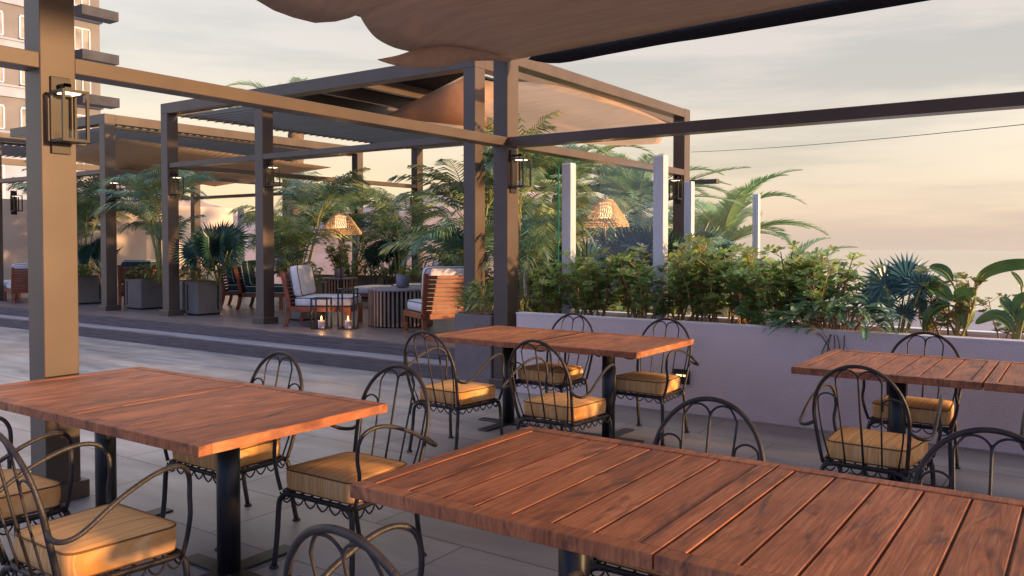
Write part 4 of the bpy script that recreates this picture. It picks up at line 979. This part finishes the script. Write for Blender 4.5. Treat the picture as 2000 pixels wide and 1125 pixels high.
def broad(specs, name='broad_leaf_plant'):
    r = empty(name); st = MB(); fo = MB()
    for (pts, w, lt) in specs:
        P_ = catmull([V(p) for p in pts], 6); n = len(P_); s0 = int(n*lt)
        st.tube(P_, .012, 6, .5, r1=.004)
        rows_ = []
        side0 = None
        for i in range(s0, n):
            t = (i-s0)/(n-1-s0); d = (P_[min(i+1, n-1)]-P_[max(i-1, 0)]).normalized(); u = d.cross(V((0, 0, 1)))
            u = u.normalized() if u.length > .15 else (side0 or V((1, 0, 0)))
            if side0 and u.dot(side0) < 0: u = -u
            side0 = u; nn0 = u.cross(d); u = (u*math.cos(1.0)+nn0*math.sin(1.0)).normalized(); nn = u.cross(d); ww = w*math.sin(math.pi*min(1, t*.93+.06))**.62
            rows_.append([P_[i]-u*ww+nn*ww*.35, P_[i]-u*ww*.5+nn*ww*.10, P_[i], P_[i]+u*ww*.5+nn*ww*.10, P_[i]+u*ww+nn*ww*.35])
        fo.grid(rows_, random.random())
    return finish(r, st, fo, M['cane'], M['leafbanana'])
def place(o, loc, rz=0, sc=1, label=None, cat=None, group=None, first=[]):
    o.location = loc; o.rotation_euler = (0, 0, rz); o.scale = (sc,)*3 if isinstance(sc, (int, float)) else sc
    return tag(o, label, cat, group)

# --- arecas
AG = 'feathery areca palms in the lounge planting'
A1 = areca(1.7, 4, 9, .22, M['leafteal']); A2 = areca(1.9, 5, 7, .30, M['leafteal'], L=1.25)
place(A1, (-13.9, 8.82, DZ+.5), .3, (1, 1, 1.05), 'areca palm with many thin canes in the broad planter between two posts', 'palm', AG)
place(A2, (-12.4, 10.75, DZ+.2), 1.2, 1.1, 'bushy areca palm directly right of the middle deck post', 'palm', AG)
copy_tree(A1, (-16.45, 8.75, DZ+.5), 2.2, (1, 1, 1.15), 'areca palm immediately right of the thick left post', AG)
copy_tree(A1, (-19.2, 9.8, DZ+.4), 4.0, 1.15, 'areca palm with drooping sunlit fronds at the left picture edge', AG)
copy_tree(A2, (-13.0, 12.7, DZ+.3), 3.1, 1.05, 'areca palm behind the wicker floor lamp', AG)
copy_tree(A1, (-11.6, 12.7, DZ+.3), 5.0, 1.0, 'areca palm against the peach sky right of the wicker floor lamp', AG)
copy_tree(A2, (-14.4, 12.4, DZ+.3), .6, 1.05, 'areca palm reaching up to the louvred roof behind the green chairs', AG)
copy_tree(A1, (-8.9, 12.6, DZ+.3), 2.6, .95, 'areca palm behind the slatted-back chair', AG)
A3 = areca(2.6, 6, 7, .13, M['leafteal'], L=1.35)
place(A3, (-7.15, 9.3, DZ), 2.0, 1.0, 'tallest areca palm with blue-green drooping fronds at the tall posts', 'palm', AG)
copy_tree(A3, (-5.85, 8.7, .3), 4.1, (.66, .66, 1.08), 'areca palm arching dark fronds above the rail right of the corner post', AG)
copy_tree(A2, (-6.1, 11.9, .1), 1.9, .95, 'areca palm behind the glass screen left of the second silver post', AG)
copy_tree(A1, (-4.2, 9.6, .35), .9, .62, 'blue-green areca palm between the two tallest silver posts', AG)
copy_tree(A2, (-6.6, 13.0, .2), 2.9, 1.1, 'areca palm hiding the back rail behind the wicker lamp in the glass', AG)
copy_tree(A1, (-7.0, 10.9, .3), 5.4, 1.0, 'areca palm in the gap between the two tall posts', AG)

# --- fan palms
def fans(n, h, rad):
    out = []
    for k in range(n):
        a = 2*PI*k/n+random.uniform(-.3, .3); e = random.uniform(.12, .5); hh = h*random.uniform(.55, 1)
        out.append((0, 0, math.cos(a)*e*h, math.sin(a)*e*h, hh, rad*random.uniform(.8, 1.1), -math.cos(a)*.4+.45, -math.sin(a)*.4-.65, .9))
    return out
FG = 'fan palms with round pleated leaves'
F1 = fan_palm(fans(11, .75, .42), M['leaffan'], n=34)
place(F1, (-4.95, 12.0, .55), 0, 1.15, 'dark fan palm in front of the date palm behind the glass', 'palm', FG)
for loc, sc, rz, lb in [((-5.25, 9.1, .55), .95, .6, 'dark fan palm low behind the first silver post'), ((-5.4, 10.4, .55), 1.15, 1.9, 'dark fan palm directly under the wicker lamp behind the glass'),
                        ((-4.45, 9.6, .6), 1.05, 3.0, 'fan palm left of the tallest silver post above the hedge'), ((-11.98, 8.62, DZ+.5), 1.0, .2, 'fan palm in the planter right of the louvred pergola post'),
                        ((-9.9, 12.6, DZ+.3), 1.0, 2.2, 'dark fan palm behind the white back chair'), ((-12.1, 12.9, DZ+.35), .95, 4.4, 'dark fan palm right of the far back post'),
                        ((-8.3, 12.9, DZ+.3), 1.05, .9, 'fan palm in the dim corner between tall posts and far planter'), ((-16.1, 8.9, DZ+.5), .8, 5.2, 'small fan palm between the thick post and the left pergola post')]:
    copy_tree(F1, loc, rz, sc, lb, FG)
# blue fan palm in the white planter (leaves as in the photo)
q8 = []
def fl(px, py, rad, face, bx=0): 
    p = Yp(px, py, 7.4)-V((-1.30, 7.4, .66)); return (bx, 0, p.x, p.y+random.uniform(-.08, .08), p.z, rad, *face)
F2s = [fl(1767, 545, .26, (.35, -.75, .5)), fl(1728, 555, .25, (.1, -.25, 1)), fl(1712, 588, .25, (-.1, -.25, 1), .02), fl(1778, 566, .19, (.3, -.7, .55), .03), fl(1800, 560, .18, (.4, -.3, .8), .04), fl(1768, 612, .13, (.2, -.8, .4), .02), fl(1790, 598, .13, (.3, -.6, .6), .05)]
F2 = fan_palm(F2s, M['leafblue'], n=28); place(F2, (-1.30, 7.4, .66), 0, 1, 'blue-green fan palm standing alone on the white planter wall right of the hedge', 'palm', FG)

# --- date palm and tall background palms
def date_palm(n, L, name, trunk, el=(20, 80), tip=(-45, 0), nl=44, ll=.34, lw=.018):
    r = empty(name); st = MB(); fo = MB()
    if trunk: 
        prof_ = []; 
        for i in range(25): z = -trunk*(1-i/24); prof_.append((.17+.025*(i % 2), z))
        st.lathe(prof_, 14)
    for k in range(n):
        frond(fo, (0, 0, 0), 2*PI*k/n*2.4+random.uniform(-.2, .2), L*random.uniform(.8, 1.1), R(random.uniform(*el)), R(random.uniform(*tip)), nl, ll, lw, random.random(), .12, .85, st, .10)
    return finish(r, st, fo, M['trunk'], M['leafdate'], sname='trunk')
D1 = date_palm(30, 2.2, 'date_palm', 3.2, nl=70, ll=.42, lw=.036)
place(D1, (-6.55, 17.2, 1.35), .4, 1.12, 'bright green date palm fanning out before the sea sky behind the glass', 'palm', 'date palms beyond the deck')
copy_tree(D1, (-9.9, 16.2, 2.6), 1.7, 1.12, 'pale green date palm behind the far corner post', 'date palms beyond the deck')
copy_tree(D1, (-7.2, 14.6, 2.1), 3.3, .95, 'date palm filling the view between the corner post and first silver post', 'date palms beyond the deck')
copy_tree(D1, (-21.5, 18.5, 5.2), 2.2, 1.35, 'tall palm peeking over the louvred pergola roof', 'date palms beyond the deck')
copy_tree(D1, (-5.6, 18.0, .1), .9, 1.0, 'low date palm spreading its fronds beyond the last silver post', 'date palms beyond the deck')

# --- hedge shrubs in the white planter
HG = 'hedge shrubs growing in the white planter'
H1 = shrub(.92, .36, 11, 13, M['leafshrub'], l=.068, w=.034); H2 = shrub(.84, .36, 10, 12, M['leafdark'], l=.065, w=.034); H3 = shrub(.80, .34, 8, 11, M['leafpale'], l=.06, w=.036)
hs = [(-4.62, 7.35, H1, .80, 'hedge shrub next to the corner post'), (-4.33, 7.55, H2, .95, 'dark hedge shrub at the foot of the first silver post'), (-4.05, 7.3, H1, .88, 'sunlit hedge shrub just right of the first silver post'),
      (-3.72, 7.5, H1, 1.0, 'hedge shrub below the wicker lamp'), (-3.42, 7.28, H2, .9, 'dark hedge shrub left of the tallest silver post'), (-3.12, 7.45, H1, 1.12, 'tall golden-leaved hedge shrub in front of the tallest silver post'),
      (-2.86, 7.3, H1, .92, 'hedge shrub with bare orange stems between two silver posts'), (-2.60, 7.55, H2, 1.0, 'dark hedge shrub in front of the third silver post'), (-2.36, 7.3, H2, .9, 'dark low hedge shrub with bright gaps beneath'),
      (-2.10, 7.5, H1, 1.02, 'hedge shrub in front of the fourth silver post'), (-1.90, 7.32, H2, .98, 'dark hedge shrub with many orange stems near the hedge end'), 
      (-3.5, 7.9, H2, .95, 'back row hedge shrub beneath the fan palm'), (-2.8, 7.9, H1, 1.0, 'back row hedge shrub before the date palm')]
seen = set()
for (x, y, pr, sc, lb) in hs:
    if id(pr) not in seen: o = place(pr, (x, y, .66), random.uniform(0, 6), sc, lb, 'shrub', HG); seen.add(id(pr))
    else: o = copy_tree(pr, (x, y, .66), random.uniform(0, 6), (sc, sc, sc), lb, HG)
# loose tall shrub at the end of hedge, and pale shrubs at the right
H4 = shrub(1.0, .26, 7, 14, M['leafshrub'], l=.05, w=.03, low=.3, lean=.12)
place(H4, (-1.72, 7.45, .66), .2, .93, 'open tall shrub with separate upright branches at the right end of the hedge', 'shrub', HG)
place(H3, (-.86, 7.5, .66), .6, .95, 'pale green open shrub behind the strap-leaved plant', 'shrub', HG)
copy_tree(H3, (-.52, 7.7, .66), 2.4, .72, 'lower pale green shrub near the right picture edge', HG)
copy_tree(H3, (-1.12, 7.8, .66), 4.1, .6, 'low pale shrub with bare brown branches beside the blue fan palm', HG)
# juniper spilling over the wall
def juniper():
    r = empty('juniper_bush'); st = MB(); fo = MB()
    for k in range(110):
        a = random.uniform(0, 2*PI); rr = math.sqrt(random.random()); b0 = V((math.cos(a)*rr*.16, math.sin(a)*rr*.14, .0)); tp = V((math.cos(a)*rr*.44, math.sin(a)*rr*.26-.08, .13+.20*(1-rr*rr)+random.uniform(-.03, .03)))
        st.tube([b0, tp], .003, 3, .5, caps=False)
        frond(fo, tp-V((math.cos(a), math.sin(a), 0))*.04, a+random.uniform(-.6, .6), random.uniform(.16, .26), R(random.uniform(0, 40)), R(random.uniform(-60, -10)), 14, .075, .026, random.random(), .1, .7, None, .05)
    for k in range(6):
        x = random.uniform(-.14, .1); st.tube([(x, -.12, .05), (x+random.uniform(-.04, .08), -.21, .10), (x+random.uniform(-.05, .12), -.24, -.06), (x+random.uniform(-.06, .05), -.235, -.12-.16*random.random())], .004, 4, .1, smoothpath=3)
    return finish(r, st, fo, M['trunk'], M['leafjuniper'])
place(juniper(), (-1.70, 7.12, .69), 0, 1.0, 'feathery blue-green juniper spilling over the white planter coping', 'shrub')
# strap-leaved plants at right
def Y74(px, py, y=7.4, o=(-.88, 7.4, .66)): return tuple(Yp(px, py, y)-V(o))
S1 = broad([([(0, 0, 0), Y74(1872, 590), Y74(1855, 545), Y74(1838, 528), Y74(1815, 521)], .05, .45),
            ([(0, 0, 0), Y74(1876, 600), Y74(1850, 580), Y74(1820, 555), Y74(1798, 543)], .07, .42),
            ([(0, 0, 0), Y74(1870, 610), Y74(1846, 596), Y74(1818, 612), Y74(1806, 645)], .05, .40),
            ([(0, 0, 0), Y74(1880, 600), Y74(1866, 585, 7.25), Y74(1885, 575, 7.2), Y74(1898, 583, 7.2)], .06, .45),
            ([(.02, 0, 0), Y74(1885, 640), Y74(1892, 610), Y74(1890, 596)], .06, .35),
            ([(.02, 0, 0), Y74(1900, 600), Y74(1912, 545), Y74(1950, 520), Y74(2010, 514), Y74(2060, 530)], .055, .33)])
place(S1, (-.88, 7.4, .66), 0, 1, 'strap-leaved plant with glossy arching leaves right of the blue fan palm', 'broad-leaved plant', 'broad-leaved plants in the white planter')
def Y75(px, py, y=7.35): return Y74(px, py, y, (-.45, 7.35, .66))
S2 = broad([([(0, 0, 0), Y75(1985, 625), Y75(1965, 595), Y75(1955, 580)], .045, .35), ([(0, 0, 0), Y75(1975, 640), Y75(1945, 617), Y75(1905, 632)], .05, .3),
            ([(0, 0, 0), Y75(1988, 615), Y75(2000, 590), Y75(2020, 580)], .07, .35), ([(0, 0, 0), Y75(1995, 640), Y75(2005, 615), Y75(2030, 610)], .06, .35), ([(0, 0, 0), Y75(1992, 620), Y75(1995, 560), Y75(1975, 530)], .02, .6)])
place(S2, (-.45, 7.35, .66), 0, 1, 'dark broad-leaved plant cut by the right picture edge on the planter', 'broad-leaved plant', 'broad-leaved plants in the white planter')
LS = broad([([(0, 0, 0), (-.02, 0, .10), (-.05, -.03, .18), (-.10, -.06, .22), (-.14, -.08, .20)], .06, .35), ([(0, 0, 0), (.03, 0, .08), (.06, -.03, .13)], .045, .3)])
place(LS, (-2.42, 7.16, .68), .3, 1.0, 'single round green leaf plant low in the hedge above the coping', 'broad-leaved plant', 'broad-leaved plants in the white planter')

# --- low leafy plants
GG = 'low leafy plants filling the planters'
C1 = clump(.46, .34, 260, M['leafground']); C2 = clump(.36, .5, 240, M['leafred'], l=.12, w=.05); C3 = clump(.3, .38, 220, M['leafground'], l=.10, w=.035)
place(C1, (-14.2, 8.85, DZ+.5), 0, (1, .9, 1), 'low green plants spilling from the broad planter box', 'leafy plant', GG)
place(C2, (-12.2, 8.5, DZ+.52), 0, 1, 'yellow-red croton plants in the planter right of the louvred pergola post', 'leafy plant', GG)
place(C3, (-5.33, 7.15, .74), 0, (1, .9, 1), 'pale whorled plant in the mauve corner planter beside the post', 'leafy plant', GG)
for (loc, sc, lb, pr) in [((-16.5, 8.7, DZ+.5), 1.0, 'low green plants in the dark planter by the thick left post', C1), ((-15.0, 12.9, DZ+.42), 1.2, 'far low plants seen above the green chairs', C1), ((-13.1, 13.1, DZ+.42), 1.2, 'bright low plants left of the wicker lamp pole', C1),
                          ((-12.0, 13.1, DZ+.42), 1.0, 'low plants in the orange lit back planter', C1), ((-11.0, 12.8, DZ+.42), 1.1, 'low plants behind the ottoman', C1), ((-9.8, 13.1, DZ+.42), 1.1, 'low plants behind the back lounge chair', C1),
                          ((-8.7, 13.0, DZ+.42), 1.1, 'low dark plants above the slatted chair back', C1), ((-7.3, 12.8, DZ+.42), 1.2, 'low plants in the gap beside the tall posts', C1), ((-10.1, 8.85, DZ+.52), .62, 'low green plant spilling between middle post and white chair', C1),
                          ((-19.8, 9.8, DZ+.52), .8, 'yellow green low plant at the left picture edge', C1), ((-12.95, 8.8, DZ+.5), .6, 'small leafy plant behind the louvred pergola post', C2), ((-5.75, 7.75, DZ+.42), 1.0, 'pale leafy sprigs in front of the tall post by the slatted chair', C3),
                          ((-6.4, 9.8, DZ), 1.6, 'low plants at the deck end behind the tall post', C1), ((-5.6, 10.4, .3), 2.0, 'dense low plants behind the hedge under the wicker lamp', C1), ((-4.6, 9.2, .3), 1.8, 'dense low plants behind the middle of the hedge', C1),
                          ((-4.5, 12.8, .3), 2.2, 'dense low plants at the foot of the date palm', C1), ((-6.6, 14.3, .3), 2.4, 'far low plants behind the back rail of the deck', C1)]:
    copy_tree(pr, loc, random.uniform(0, 6), sc, lb, GG)
H5 = shrub(.95, .42, 12, 16, M['leafdark'], name='shrub', l=.075, w=.03)
BG = 'dark shrubs in the background planting'
place(H5, (-4.9, 11.2, .3), 0, 1.15, 'dark background shrub behind the tallest silver post', 'shrub', BG)
for (loc, sc, lb) in [((-5.6, 9.6, .3), 1.1, 'dark background shrub right of the corner post'), ((-4.5, 13.6, .3), 1.2, 'dark background shrub below the bright date palm'), ((-6.2, 12.2, .3), 1.3, 'dark background shrub left of the wicker lamp behind glass'), ((-14.0, 13.3, DZ+.4), 1.0, 'dark background shrub behind the green lounge chairs'),
                      ((-10.6, 13.4, DZ+.4), 1.0, 'dark background shrub right of the wicker floor lamp'), ((-8.2, 13.6, DZ+.3), 1.1, 'dark background shrub in the dim far corner'), ((-15.9, 13.2, DZ+.4), 1.1, 'dark background shrub beside the far silver fence post')]:
    copy_tree(H5, loc, random.uniform(0, 6), sc, lb, BG)

# overhead cable
q = MB(); A = Yp(1350, 297, 11.5); B_ = Yp(2000, 243, 7.6); dlt = (B_-A)
q.tube([tuple(A+dlt*t-V((0, 0, .03*4*t*(1-t)))) for t in [i/12 for i in range(13)]]+[tuple(B_+dlt*.5)], .0032, 5); o = q.build('cable', M['cable']); tag(o, 'thin dark cable running from the sail pergola end post across the sky', 'cable')
